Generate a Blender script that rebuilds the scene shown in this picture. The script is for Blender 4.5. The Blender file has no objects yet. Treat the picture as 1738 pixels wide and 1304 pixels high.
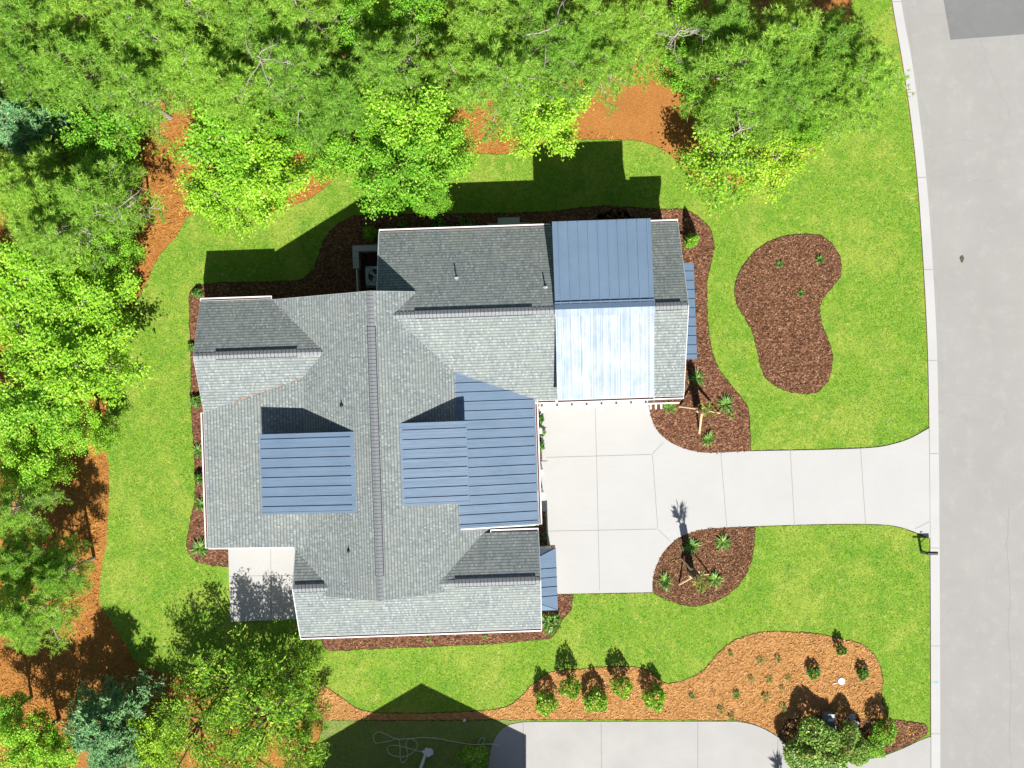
import bpy, math, random
import numpy as np
from mathutils import Vector, Matrix
from mathutils.geometry import tessellate_polygon

# ------------------------------------------------------------------ camera, sky, sun, exposure
S = bpy.context.scene
COL = S.collection
H = 60.0            # drone height
PX = 0.027          # metres of ground per photo pixel
cam_d = bpy.data.cameras.new('camera')
cam = bpy.data.objects.new('camera', cam_d)
COL.objects.link(cam)
cam.location = (0, 0, H)
cam.rotation_euler = (0, 0, 0)
cam_d.sensor_fit = 'HORIZONTAL'
cam_d.angle = 2 * math.atan(1738 * PX / 2 / H)
cam_d.clip_end = 2000
S.camera = cam

EL = math.atan(1 / math.hypot(.14, .80))
AZ = math.atan2(.14, -.80)            # bearing from +Y towards +X
w = bpy.data.worlds.new("World")
S.world = w
w.use_nodes = True
nt = w.node_tree
bg = nt.nodes['Background']
sky = nt.nodes.new('ShaderNodeTexSky')
sky.sky_type = 'NISHITA'
sky.sun_disc = False
sky.sun_elevation = EL
sky.sun_rotation = AZ
nt.links.new(sky.outputs[0], bg.inputs[0])
bg.inputs[1].default_value = 0.05
sun_d = bpy.data.lights.new('sun', 'SUN')
sun_d.energy = 5.0
sun_d.angle = math.radians(.5)
sun_d.color = (1.0, .975, .93)
sun = bpy.data.objects.new('sun', sun_d)
sun.rotation_euler = Vector((.14, -.80, 1)).to_track_quat('Z', 'Y').to_euler()
sun.location = (5, -30, 40)
COL.objects.link(sun)
S.view_settings.view_transform = 'Standard'
S.view_settings.look = 'None'
S.view_settings.exposure = 0.85
S.view_settings.gamma = 1
S.cycles.max_bounces = 6
S.cycles.transparent_max_bounces = 4

rnd = random.Random(7)
TH = math.radians(1.95)               # the house stands turned this much


def W(px, py, z=0.0):
    """ground-plan point whose image at height z falls on photo pixel px, py"""
    k = PX * (1 - z / H)
    return Vector(((px - 869) * k, (652 - py) * k, z))


# ------------------------------------------------------------------ materials
class NM:
    def __init__(s, name):
        s.m = bpy.data.materials.new(name)
        s.m.use_nodes = True
        s.t = s.m.node_tree
        s.p = s.t.nodes['Principled BSDF']
        s.out = s.t.nodes['Material Output']

    def n(s, typ, **kw):
        nd = s.t.nodes.new(typ)
        for k, v in kw.items():
            if k.startswith('i_'):
                nd.inputs[k[2:].replace('_', ' ')].default_value = v
            else:
                setattr(nd, k, v)
        return nd

    def l(s, a, b):
        s.t.links.new(a, b)

    def coord(s, which='Object'):
        return s.n('ShaderNodeTexCoord').outputs[which]

    def noise(s, co, scale, detail=3, rough=.6, dist=0.0):
        nd = s.n('ShaderNodeTexNoise')
        nd.inputs['Scale'].default_value = scale
        nd.inputs['Detail'].default_value = detail
        nd.inputs['Roughness'].default_value = rough
        nd.inputs['Distortion'].default_value = dist
        if co is not None:
            s.l(co, nd.inputs['Vector'])
        return nd.outputs['Fac']

    def ramp(s, fac, stops, interp='LINEAR'):
        nd = s.n('ShaderNodeValToRGB')
        cr = nd.color_ramp
        cr.interpolation = interp
        while len(cr.elements) < len(stops):
            cr.elements.new(.5)
        for e, (p, c) in zip(cr.elements, stops):
            e.position = p
            e.color = (*c, 1) if len(c) == 3 else c
        s.l(fac, nd.inputs[0])
        return nd.outputs[0]

    def mix(s, fac, a, b, mode='MIX'):
        nd = s.n('ShaderNodeMix', data_type='RGBA', blend_type=mode)
        for i, v in ((0, fac), (6, a), (7, b)):
            if isinstance(v, (int, float)):
                nd.inputs[i].default_value = v
            elif isinstance(v, tuple):
                nd.inputs[i].default_value = (*v, 1)
            else:
                s.l(v, nd.inputs[i])
        return nd.outputs[2]

    def math(s, op, a, b=None):
        nd = s.n('ShaderNodeMath', operation=op)
        for i, v in ((0, a), (1, b)):
            if v is None:
                continue
            if isinstance(v, (int, float)):
                nd.inputs[i].default_value = v
            else:
                s.l(v, nd.inputs[i])
        return nd.outputs[0]

    def bump(s, h, dist, strength=1.0):
        nd = s.n('ShaderNodeBump')
        nd.inputs['Distance'].default_value = dist
        nd.inputs['Strength'].default_value = strength
        s.l(h, nd.inputs['Height'])
        s.l(nd.outputs[0], s.p.inputs['Normal'])
        return nd.outputs[0]

    def setp(s, color=None, rough=.8, spec=.3, metal=0.0):
        if color is not None:
            if isinstance(color, tuple):
                s.p.inputs['Base Color'].default_value = (*color, 1)
            else:
                s.l(color, s.p.inputs['Base Color'])
        s.p.inputs['Roughness'].default_value = rough
        s.p.inputs['Specular IOR Level'].default_value = spec
        s.p.inputs['Metallic'].default_value = metal
        return s.m


def mat_simple(name, col, var=.12, scale=6, rough=.7, spec=.3, metal=0.0, bump=0.0):
    q = NM(name)
    co = q.coord()
    f = q.noise(co, scale, 4)
    c = q.ramp(f, [(.3, tuple(v * (1 - var) for v in col)), (.7, tuple(min(1, v * (1 + var)) for v in col))])
    q.setp(c, rough, spec, metal)
    if bump:
        q.bump(q.noise(co, scale * 5, 3), bump)
    return q.m


def lawn_net(q, co, base, dull=0.0):
    big = q.noise(co, .42, 5, .6, .3)
    c = q.mix(q.ramp(big, [(.46, (0, 0, 0)), (.62, (.55, .55, .55))]), base, (0.323, 0.373, 0.0596))
    mid = q.noise(co, 1.1, 5, .7, .4)
    c = q.mix(q.ramp(mid, [(.34, (.55, .55, .55)), (.50, (0, 0, 0))]), c, (0.0832, 0.225, 0.0187))
    dry = q.noise(co, 2.1, 6, .75, .8)
    c = q.mix(q.ramp(dry, [(.56, (0, 0, 0)), (.70, (.7, .7, .7))]), c, (0.43, 0.407, 0.102))
    sp = q.noise(co, 7, 4, .8)
    c = q.mix(q.ramp(sp, [(.30, (.6, .6, .6)), (.42, (0, 0, 0))]), c, (0.0342, 0.138, 0.00681))
    tn = q.noise(co, 4.3, 5, .8, .6)
    c = q.mix(q.ramp(tn, [(.55, (0, 0, 0)), (.68, (.6, .6, .6))]), c, (0.456, 0.461, 0.119))
    dk = q.noise(co, 3.1, 5, .8, 1.2)
    c = q.mix(q.ramp(dk, [(.33, (.65, .65, .65)), (.44, (0, 0, 0))]), c, (0.0569, 0.196, 0.0119))
    if dull:
        mo = q.noise(co, 3, 4, .7)
        c = q.mix(q.ramp(mo, [(.35, (0, 0, 0)), (.6, (.8, .8, .8))]), c, (0.226, 0.218, 0.0851))
        c = q.mix(.35, c, (0.196, 0.229, 0.0767))
    return c


def mat_lawn(name, dull=0.0):
    q = NM(name)
    co = q.coord()
    f = q.noise(co, 22, 4, .75)
    base = q.ramp(f, [(.30, (0.049, 0.154, 0.0171)), (.47, (0.132, 0.268, 0.0212)), (.60, (0.226, 0.351, 0.0298)), (.76, (0.372, 0.447, 0.0724))])
    c = lawn_net(q, co, base, dull)
    q.setp(c, .85, .15)
    q.bump(q.noise(co, 30, 3, .8), .05, .9)
    return q.m


def mat_blades():
    q = NM('grass_blade')
    co = q.coord()
    g = q.n('ShaderNodeNewGeometry')
    base = q.ramp(g.outputs['Random Per Island'], [(0, (0.0587, 0.169, 0.0171)), (.35, (0.147, 0.278, 0.0239)), (.7, (0.255, 0.366, 0.0341)), (1, (0.43, 0.476, 0.102))])
    c = lawn_net(q, co, base)
    c = q.mix(.68, base, c)
    q.setp(c, .8, .1)
    tr = q.n('ShaderNodeBsdfTranslucent')
    q.l(c, tr.inputs['Color'])
    ms = q.n('ShaderNodeMixShader')
    ms.inputs[0].default_value = .25
    q.l(q.p.outputs[0], ms.inputs[1]); q.l(tr.outputs[0], ms.inputs[2]); q.l(ms.outputs[0], q.out.inputs[0])
    return q.m


def mat_straw(name, a, b, c_):
    q = NM(name)
    co = q.coord()
    mp = q.n('ShaderNodeMapping')
    mp.inputs['Scale'].default_value = (1, 2.2, 1)
    mp.inputs['Rotation'].default_value = (0, 0, .5)
    q.l(co, mp.inputs[0])
    f = q.noise(mp.outputs[0], 12, 6, .8, .8)
    base = q.ramp(f, [(.30, a), (.50, b), (.70, c_)])
    big = q.noise(co, .9, 4, .6)
    c = q.mix(q.ramp(big, [(.35, (.45, .45, .45)), (.6, (0, 0, 0))]), base, tuple(v * .72 for v in b))
    q.setp(c, .9, .1)
    q.bump(q.noise(mp.outputs[0], 16, 4, .85, 1.0), .09, .9)
    return q.m


def mat_mulch():
    q = NM('bark_mulch')
    co = q.coord()
    v = q.n('ShaderNodeTexVoronoi')
    v.inputs['Scale'].default_value = 15
    v.inputs['Randomness'].default_value = 1
    mp = q.n('ShaderNodeMapping')
    mp.inputs['Scale'].default_value = (1, 1.6, 1)
    nz = q.n('ShaderNodeTexNoise')
    nz.inputs['Scale'].default_value = 5
    q.l(co, nz.inputs['Vector'])
    q.l(q.mix(.12, co, nz.outputs['Color']), mp.inputs[0])
    q.l(mp.outputs[0], v.inputs['Vector'])
    sep = q.n('ShaderNodeSeparateColor')
    q.l(v.outputs['Color'], sep.inputs[0])
    c = q.ramp(sep.outputs[0], [(0, (.04, .016, .009)), (.35, (.13, .056, .030)), (.75, (.20, .092, .050)), (.97, (.33, .18, .11))])
    big = q.noise(co, 1.3, 4)
    c = q.mix(q.ramp(big, [(.4, (0, 0, 0)), (.7, (.5, .5, .5))]), c, (.15, .066, .035))
    q.setp(c, .9, .15)
    h = q.math('ADD', q.math('MULTIPLY', sep.outputs[1], .6), q.noise(co, 22, 4, .8))
    q.bump(h, .05, .9)
    return q.m


def mat_concrete(name, col, stain=.05):
    q = NM(name)
    co = q.coord()
    big = q.noise(co, .5, 5, .6)
    fine = q.noise(co, 45, 3, .7)
    c = q.ramp(big, [(.3, tuple(v * (1 - stain) for v in col)), (.7, col)])
    c = q.mix(q.ramp(fine, [(.3, (.10, .10, .10)), (.6, (0, 0, 0))]), c, tuple(v * .75 for v in col))
    sp = q.noise(co, 1.7, 6, .75, .4)
    c = q.mix(q.ramp(sp, [(.58, (0, 0, 0)), (.74, (.28, .28, .28))]), c, (col[0] * .82, col[1] * .78, col[2] * .70))
    mp = q.n('ShaderNodeMapping')
    mp.inputs['Scale'].default_value = (.35, 9, 1)
    q.l(co, mp.inputs[0])
    br = q.noise(mp.outputs[0], 3, 3, .6)
    c = q.mix(q.ramp(br, [(.35, (.12, .12, .12)), (.6, (0, 0, 0))]), c, tuple(v * .8 for v in col))
    q.setp(c, .85, .2)
    q.bump(fine, .004, .6)
    return q.m


def mat_asphalt(name, col):
    q = NM(name)
    co = q.coord()
    fine = q.noise(co, 60, 3, .8)
    big = q.noise(co, .35, 5, .6)
    mp = q.n('ShaderNodeMapping')
    mp.inputs['Scale'].default_value = (1.6, .12, 1)
    q.l(co, mp.inputs[0])
    st = q.noise(mp.outputs[0], 1.2, 4, .6)
    c = q.ramp(fine, [(.25, tuple(v * .80 for v in col)), (.75, tuple(v * 1.12 for v in col))])
    c = q.mix(q.ramp(big, [(.35, (.5, .5, .5)), (.65, (0, 0, 0))]), c, tuple(v * .80 for v in col))
    bl = q.noise(co, 1.4, 6, .75)
    c = q.mix(q.ramp(bl, [(.52, (0, 0, 0)), (.72, (.5, .5, .5))]), c, tuple(v * 1.13 for v in col))
    c = q.mix(q.ramp(st, [(.4, (.30, .30, .30)), (.62, (0, 0, 0))]), c, (col[0] * .92, col[1] * .90, col[2] * .88))
    v = q.n('ShaderNodeTexVoronoi', feature='DISTANCE_TO_EDGE')
    v.inputs['Scale'].default_value = .16
    nz = q.n('ShaderNodeTexNoise')
    nz.inputs['Scale'].default_value = 1.1
    nz.inputs['Detail'].default_value = 6
    q.l(co, nz.inputs['Vector'])
    q.l(q.mix(.55, co, nz.outputs['Color'], 'ADD'), v.inputs['Vector'])
    c = q.mix(q.ramp(v.outputs['Distance'], [(0, (.16, .16, .16)), (.0018, (0, 0, 0))]), c, tuple(v_ * .5 for v_ in col))
    q.setp(c, .9, .2)
    q.bump(fine, .006, .6)
    return q.m


def mat_shingle():
    q = NM('asphalt_shingle')
    uv = q.coord('UV')
    br = q.n('ShaderNodeTexBrick')
    br.offset = .37
    br.offset_frequency = 2
    br.squash = 1
    for k, v in (('Scale', 1.0), ('Mortar Size', .004), ('Mortar Smooth', .3), ('Bias', 0.0), ('Brick Width', .08), ('Row Height', .145)):
        br.inputs[k].default_value = v
    br.inputs['Color1'].default_value = (0, 0, 0, 1)
    br.inputs['Color2'].default_value = (1, 1, 1, 1)
    br.inputs['Mortar'].default_value = (.2, .2, .2, 1)
    q.l(uv, br.inputs['Vector'])
    c = q.ramp(br.outputs['Color'], [(0, (0.15, 0.172, 0.169)), (.35, (0.208, 0.231, 0.226)), (.8, (0.239, 0.264, 0.253)), (1, (0.327, 0.356, 0.337))])
    f = q.noise(uv, 22, 4, .85)
    c = q.mix(q.ramp(f, [(.38, (.5, .5, .5)), (.52, (0, 0, 0))]), c, (0.164, 0.185, 0.182))
    big = q.noise(q.coord(), .8, 4, .6)
    st_ = q.noise(q.coord(), 1.9, 6, .75)
    c = q.mix(q.ramp(st_, [(.32, (.35, .35, .35)), (.48, (0, 0, 0))]), c, (0.133, 0.156, 0.154))
    c = q.mix(q.ramp(big, [(.45, (0, 0, 0)), (.75, (.45, .45, .45))]), c, (0.266, 0.273, 0.237))
    # shade of the butt edges, painted dark along each course's lower edge
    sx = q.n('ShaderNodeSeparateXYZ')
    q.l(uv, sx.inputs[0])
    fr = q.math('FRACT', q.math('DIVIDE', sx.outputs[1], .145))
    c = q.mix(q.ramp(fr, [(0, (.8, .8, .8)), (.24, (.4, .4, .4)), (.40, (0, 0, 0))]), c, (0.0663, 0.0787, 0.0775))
    q.setp(c, .9, .15)
    hgt = q.math('ADD', q.math('MULTIPLY', q.math('SUBTRACT', 1.0, fr), 1.0), q.math('MULTIPLY', br.outputs['Color'], .35))
    q.bump(hgt, .014, .9)
    return q.m


def mat_metal():
    q = NM('standing_seam_metal')
    co = q.coord('UV')
    def mapped(sc):
        mp = q.n('ShaderNodeMapping')
        mp.inputs['Scale'].default_value = sc
        q.l(co, mp.inputs[0])
        return mp.outputs[0]
    streak = q.noise(mapped((16.0, .10, 1)), 1.0, 2, .5)
    blot = q.noise(mapped((1.6, .7, 1)), 1.5, 3, .6)
    c = q.ramp(q.noise(co, .7, 3), [(.3, (.092, .142, .205)), (.7, (.106, .158, .225))])  # blue of the reflected sky is put into the base colour
    q.setp(c, .44, .62, .0)
    ro = q.n('ShaderNodeMapRange')
    ro.inputs[1].default_value = .35; ro.inputs[2].default_value = .65
    ro.inputs[3].default_value = .41; ro.inputs[4].default_value = .56
    q.l(q.math('ADD', q.math('MULTIPLY', streak, .55), q.math('MULTIPLY', blot, .45)), ro.inputs[0])
    q.l(ro.outputs[0], q.p.inputs['Roughness'])
    h = q.math('ADD', q.math('MULTIPLY', streak, .55), q.math('MULTIPLY', blot, 1.0))
    q.bump(h, .022, .6)
    return q.m


def mat_leaf(name, cols, trans=.35, rough=.55, nscale=.9, spec=.25):
    q = NM(name)
    g = q.n('ShaderNodeNewGeometry')
    isl = g.outputs['Random Per Island']
    k = len(cols)
    c = q.ramp(isl, [(i / (k - 1), col) for i, col in enumerate(cols)])
    big = q.noise(q.coord(), nscale, 2)
    mid = tuple(v * .62 for v in cols[k // 3])
    c = q.mix(q.ramp(big, [(.35, (.5, .5, .5)), (.55, (0, 0, 0))]), c, mid)
    oi = q.n('ShaderNodeObjectInfo')
    hs = q.n('ShaderNodeHueSaturation')
    hs.inputs['Saturation'].default_value = 1.0
    mr = q.n('ShaderNodeMapRange')
    mr.inputs[3].default_value = .496
    mr.inputs[4].default_value = .516
    q.l(oi.outputs['Random'], mr.inputs[0])
    q.l(mr.outputs[0], hs.inputs['Hue'])
    mv = q.n('ShaderNodeMapRange')
    mv.inputs[3].default_value = 1.18
    mv.inputs[4].default_value = .92
    q.l(oi.outputs['Random'], mv.inputs[0])
    q.l(mv.outputs[0], hs.inputs['Value'])
    q.l(c, hs.inputs['Color'])
    c = hs.outputs[0]
    q.setp(c, rough, spec)
    tr = q.n('ShaderNodeBsdfTranslucent')
    q.l(c, tr.inputs['Color'])
    ms = q.n('ShaderNodeMixShader')
    ms.inputs[0].default_value = trans
    q.l(q.p.outputs[0], ms.inputs[1])
    q.l(tr.outputs[0], ms.inputs[2])
    q.l(ms.outputs[0], q.out.inputs[0])
    return q.m


M = {}
M['lawn'] = mat_lawn('lawn_grass')
M['lawn_dull'] = mat_lawn('dull_grass', 1)  # lawn colours mixed duller and browner
M['straw'] = mat_straw('pine_straw_dark', (.22, .085, .02), (.47, .195, .05), (.66, .34, .11))
M['straw_pale'] = mat_straw('pine_straw_pale', (.33, .14, .045), (.54, .265, .09), (.74, .44, .20))
M['mulch'] = mat_mulch()
M['drive'] = mat_concrete('pale_concrete', (.380, .374, .358))
M['drive_old'] = mat_concrete('old_concrete', (.345, .335, .318), .14)
M['curb'] = mat_concrete('curb_concrete', (.39, .382, .37), .08)
M['joint'] = mat_simple('joint_dark', (.20, .19, .17), .1)
M['asphalt'] = mat_asphalt('worn_asphalt', (.278, .270, .254))
M['asphalt_patch'] = mat_asphalt('patch_asphalt', (.160, .160, .158))
M['shingle'] = mat_shingle()
M['cap'] = mat_simple('cap_shingle', (.21, .22, .225), .3, 30, .9, .15, 0, .004)
M['metal'] = mat_metal()
M['trim'] = mat_simple('white_trim', (.62, .62, .62), .04, 5, .5, .4)
M['siding'] = mat_simple('cream_siding', (.52, .50, .46), .04, 8, .7, .3)
M['brick'] = mat_simple('grey_stone', (.40, .39, .37), .35, 14, .85, .2, 0, .01)
M['glass'] = mat_simple('dark_glass', (.02, .03, .04), .1, 5, .06, .8)
M['dark'] = mat_simple('dark_iron', (.012, .012, .014), .1, 5, .45, .5)
M['door'] = mat_simple('garage_door_paint', (.50, .50, .48), .05, 5, .5, .4)
M['ac'] = mat_simple('ac_grey', (.42, .43, .42), .08, 9, .5, .4)
M['litter'] = mat_simple('gutter_litter', (.10, .04, .025), .5, 20, .9, .1)
M['bark'] = mat_simple('tree_bark', (.14, .085, .055), .4, 9, .9, .1, 0, .02)
M['bark_grey'] = mat_simple('grey_bark', (.34, .30, .27), .3, 9, .9, .1, 0, .01)
M['palmbark'] = mat_simple('palm_boot_bark', (.15, .10, .06), .5, 14, .9, .1, 0, .03)
M['lumber'] = mat_simple('raw_lumber', (.62, .46, .26), .12, 10, .7, .2)
M['hose'] = mat_simple('pale_hose', (.50, .50, .36), .05, 10, .5, .4)
M['white'] = mat_simple('white_plastic', (.62, .62, .62), .03, 10, .4, .4)
M['util'] = mat_simple('utility_green_grey', (.12, .16, .18), .1, 10, .4, .5)
M['bluepaint'] = mat_simple('blue_paint', (.15, .32, .55), .25, 30, .8, .2)
M['dryleaf'] = mat_simple('dry_leaf', (.085, .075, .055), .3, 20, .9, .1)

M['maple'] = mat_leaf('maple_leaf', [(.15, .36, .012), (.26, .50, .02), (.37, .61, .035), (.51, .71, .10)], .34)
M['broad'] = mat_leaf('broad_leaf', [(.10, .27, .012), (.18, .42, .018), (.29, .54, .028), (.46, .66, .09)], .30)
M['pine'] = mat_leaf('pine_needle', [(.16, .34, .035), (.28, .50, .05), (.40, .62, .085), (.57, .74, .18)], .50, .6, .7, .15)
M['cedar'] = mat_leaf('cedar_needle', [(.09, .23, .09), (.16, .36, .14), (.28, .50, .20), (.48, .64, .30)], .2, .6, .8, .15)
M['scrub'] = mat_leaf('turning_leaf', [(.10, .27, .012), (.22, .44, .02), (.38, .58, .035), (.58, .66, .08)], .34)
M['thin'] = mat_leaf('narrow_leaf', [(.05, .15, .012), (.12, .30, .015), (.27, .46, .025), (.46, .58, .06)], .32)
M['shrub'] = mat_leaf('shrub_leaf', [(.05, .18, .008), (.13, .32, .014), (.26, .44, .03), (.42, .52, .08)], .2, .45, 4)
M['hedge'] = mat_leaf('hedge_leaf', [(.07, .17, .02), (.16, .29, .035), (.29, .43, .07), (.48, .54, .16)], .15, .5, 4)
M['deep'] = mat_leaf('deep_leaf', [(.015, .07, .006), (.035, .13, .010), (.08, .24, .02), (.28, .40, .08)], .15, .4, 4)
M['blade'] = mat_leaf('blade_leaf', [(.03, .10, .01), (.07, .19, .02), (.16, .31, .05), (.36, .42, .12)], .2, .45, 4)
M['frond'] = mat_leaf('palm_frond', [(.20, .34, .03), (.38, .46, .07), (.58, .56, .16)], .25, .5, 4)
M['tuft'] = mat_leaf('dry_tuft', [(.10, .16, .03), (.22, .27, .06), (.40, .33, .10)], .2, .7, 4)


# ------------------------------------------------------------------ mesh helpers
class MB:
    def __init__(s):
        s.v = []; s.f = []; s.uv = []; s.mi = []

    def face(s, pts, uvs=None, mi=0):
        b = len(s.v)
        s.v += [tuple(p) for p in pts]
        s.f.append(tuple(range(b, b + len(pts))))
        s.uv.append(uvs or [(0, 0)] * len(pts))
        s.mi.append(mi)

    def box(s, x0, x1, y0, y1, z0, z1, mi=0, mat=None):
        P = [Vector((x, y, z)) for z in (z0, z1) for y in (y0, y1) for x in (x0, x1)]
        if mat is not None:
            P = [mat @ p for p in P]
        for q in ((0, 2, 3, 1), (4, 5, 7, 6), (0, 1, 5, 4), (2, 6, 7, 3), (0, 4, 6, 2), (1, 3, 7, 5)):
            s.face([P[i] for i in q], [(P[i].x, P[i].y) for i in q], mi)

    def slab(s, pts, t, mi=0, uvdir=None):
        """sheet through pts (counter-clockwise from above) thickened downward by t; uv u along uvdir, v up the slope"""
        P = [Vector(p) for p in pts]
        n = (P[1] - P[0]).cross(P[2] - P[0]).normalized()
        if n.z < 0:
            P.reverse(); n = -n
        up = Vector((0, 0, 1)) - n * n.z
        if up.length < 1e-4:
            up = Vector((0, 1, 0))
        up.normalize()
        u = up.cross(n)
        uv = [(p.dot(u), p.dot(up)) for p in P]
        s.face(P, uv, mi)
        Q = [p - Vector((0, 0, t)) for p in P]
        s.face(Q[::-1], uv[::-1], mi)
        k = len(P)
        for i in range(k):
            j = (i + 1) % k
            s.face([P[i], Q[i], Q[j], P[j]], [uv[i], uv[i], uv[j], uv[j]], mi)

    def tube(s, pts, rads, seg=6, mi=0, cap=True):
        P = [Vector(p) for p in pts]
        if not hasattr(rads, '__len__'):
            rads = [rads] * len(P)
        rings = []
        for i, p in enumerate(P):
            d = (P[min(i + 1, len(P) - 1)] - P[max(i - 1, 0)]).normalized()
            a = d.orthogonal().normalized() if abs(d.z) > .9 else d.cross(Vector((0, 0, 1))).normalized()
            b = d.cross(a)
            rings.append([p + (a * math.cos(t) + b * math.sin(t)) * rads[i] for t in [2 * math.pi * k / seg for k in range(seg)]])
        for i in range(len(P) - 1):
            for k in range(seg):
                j = (k + 1) % seg
                s.face([rings[i][k], rings[i][j], rings[i + 1][j], rings[i + 1][k]], None, mi)
        if cap:
            s.face(rings[0][::-1], None, mi); s.face(rings[-1], None, mi)

    def lathe(s, prof, seg=16, c=(0, 0, 0), mi=0):
        c = Vector(c)
        rr = [[c + Vector((r * math.cos(2 * math.pi * k / seg), r * math.sin(2 * math.pi * k / seg), z)) for k in range(seg)] for r, z in prof]
        for i in range(len(rr) - 1):
            for k in range(seg):
                j = (k + 1) % seg
                s.face([rr[i][k], rr[i][j], rr[i + 1][j], rr[i + 1][k]], None, mi)
        s.face(rr[-1], None, mi)

    def build(s, name, mat, parent=None, smooth=False):
        me = bpy.data.meshes.new(name)
        me.from_pydata(s.v, [], s.f)
        ul = me.uv_layers.new(name='UVMap')
        flat = [c for fc in s.uv for uv in fc for c in uv]
        ul.data.foreach_set('uv', flat)
        mats = mat if isinstance(mat, (list, tuple)) else [mat]
        for m in mats:
            me.materials.append(M[m])
        me.polygons.foreach_set('material_index', s.mi)
        if smooth:
            me.polygons.foreach_set('use_smooth', [True] * len(me.polygons))
        me.update()
        o = bpy.data.objects.new(name, me)
        COL.objects.link(o)
        if parent:
            o.parent = parent
        return o


def tag(o, label=None, cat=None, group=None, kind=None):
    if label: o['label'] = label
    if cat: o['category'] = cat
    if group: o['group'] = group
    if kind: o['kind'] = kind
    return o


def empty(name, loc, rz=0, label=None, cat=None, group=None):
    o = bpy.data.objects.new(name, None)
    o.empty_display_size = .3
    COL.objects.link(o)
    o.location = loc
    o.rotation_euler = (0, 0, rz)
    return tag(o, label, cat, group)


def copy_tree(o, parent=None):
    c = o.copy()
    COL.objects.link(c)
    c.parent = parent
    for ch in list(o.children):
        copy_tree(ch, c)
    return c


def smooth(pts, closed=True, step=.15, jit=.0):
    """Catmull-Rom through world points; a doubled point makes a corner"""
    P = [Vector(p) for p in pts]
    n = len(P)
    out = []
    rng = range(n if closed else n - 1)
    g = (lambda i: P[i % n]) if closed else (lambda i: P[max(0, min(n - 1, i))])
    for i in rng:
        p0, p1, p2, p3 = g(i - 1), g(i), g(i + 1), g(i + 2)
        L = (p2 - p1).length
        if L < 1e-5:
            continue
        k = max(1, int(L / step))
        t1 = (p2 - p0) * .5
        t2 = (p3 - p1) * .5
        if (p1 - p0).length < 1e-5: t1 = (p2 - p1) * .5
        if (p3 - p2).length < 1e-5: t2 = (p2 - p1) * .5
        for q in range(k):
            t = q / k
            h = (2 * t ** 3 - 3 * t * t + 1) * p1 + (t ** 3 - 2 * t * t + t) * t1 + (-2 * t ** 3 + 3 * t * t) * p2 + (t ** 3 - t * t) * t2
            out.append(h)
    if not closed:
        out.append(P[-1])
    if jit:
        for h in out:
            h.x += rnd.uniform(-jit, jit); h.y += rnd.uniform(-jit, jit)
    return out


def sheet(name, pts, z, mat, skirt=.05, kind='structure', parent=None):
    pts = [Vector((p[0], p[1], z)) for p in pts]
    if sum(a.x * b.y - b.x * a.y for a, b in zip(pts, pts[1:] + pts[:1])) < 0:
        pts.reverse()
    tris = tessellate_polygon([pts])
    me = bpy.data.meshes.new(name)
    n = len(pts)
    vs = [tuple(p) for p in pts] + [(p.x, p.y, z - skirt) for p in pts]
    fs = []
    for t in tris:
        a, b, c = [pts[i] for i in t]
        fs.append(tuple(t) if (b - a).cross(c - a).z > 0 else tuple(t[::-1]))
    fs += [(i, i + n, (i + 1) % n + n, (i + 1) % n) for i in range(n)]
    me.from_pydata(vs, [], fs)
    me.materials.append(M[mat])
    me.update()
    o = bpy.data.objects.new(name, me)
    COL.objects.link(o)
    o.parent = parent
    if kind:
        o['kind'] = kind
    return o


def img(pts, z=0.0):
    return [W(x, y, z) for x, y in pts]


# ------------------------------------------------------------------ ground, lawn, beds, road
mb = MB()
mb.face([(-500, -500, 0), (500, -500, 0), (500, 500, 0), (-500, 500, 0)])
tag(mb.build('ground', 'straw'), kind='structure')

CURB_L = [(1470, -400), (1484, -200), (1513, 0), (1530, 100), (1545, 200), (1556, 300), (1563.5, 400), (1569.5, 500), (1574, 600), (1576.5, 730), (1578, 900), (1579, 1100), (1579.5, 1304), (1580, 1700), (1580, 2600)]
CURB_R = [(1485, -400), (1499, -200), (1528, 0), (1546, 100), (1560, 200), (1571, 300), (1579, 400), (1585, 500), (1589.5, 600), (1592, 730), (1593.5, 900), (1594.5, 1100), (1595, 1304), (1595.5, 1700), (1595.5, 2600)]

LAWN = [(1420, -400), (1432, -200), (1445, 0), (1440, 60), (1425, 110), (1415, 150), (1400, 200), (1385, 250), (1330, 300), (1290, 310), (1240, 318), (1200, 316), (1165, 290), (1150, 272), (1105, 246), (1055, 238), (980, 238),
        (910, 248), (860, 262), (815, 262), (760, 268), (700, 282), (640, 282), (600, 288), (570, 303), (540, 328), (500, 350), (460, 360), (410, 355), (360, 358), (322, 366), (300, 400), (268, 440), (250, 480), (230, 513), (205, 535),
        (195, 580), (190, 640), (182, 690), (178, 740), (185, 800), (184, 880), (180, 930), (172, 970), (170, 1020), (185, 1050), (215, 1095), (235, 1127), (275, 1141), (330, 1152), (400, 1165), (480, 1180), (540, 1190), (548, 1215), (546, 1240), (520, 1330), (480, 1500), (460, 1700), (440, 2600)]
lawn_pts = smooth(img(LAWN), closed=False, step=.2) + [p for p in reversed(smooth(img([(x - 1, y) for x, y in CURB_L]), closed=False, step=.8))]
for p in lawn_pts[:int(len(lawn_pts) * .8)]:
    if abs(p.x) < 25 and abs(p.y) < 19 and p.x < 18.5:
        p.x += rnd.uniform(-.025, .025); p.y += rnd.uniform(-.025, .025)
sheet('lawn', lawn_pts, .03, 'lawn')
sheet('far_lawn', [(31, -70), (160, -70), (160, 70), (30, 70)], .03, 'lawn')
ND = img([(548, 1221), (870, 1221), (905, 1223), (1100, 1224), (1250, 1223), (1300, 1240), (1300, 2600), (440, 2600)])
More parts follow.
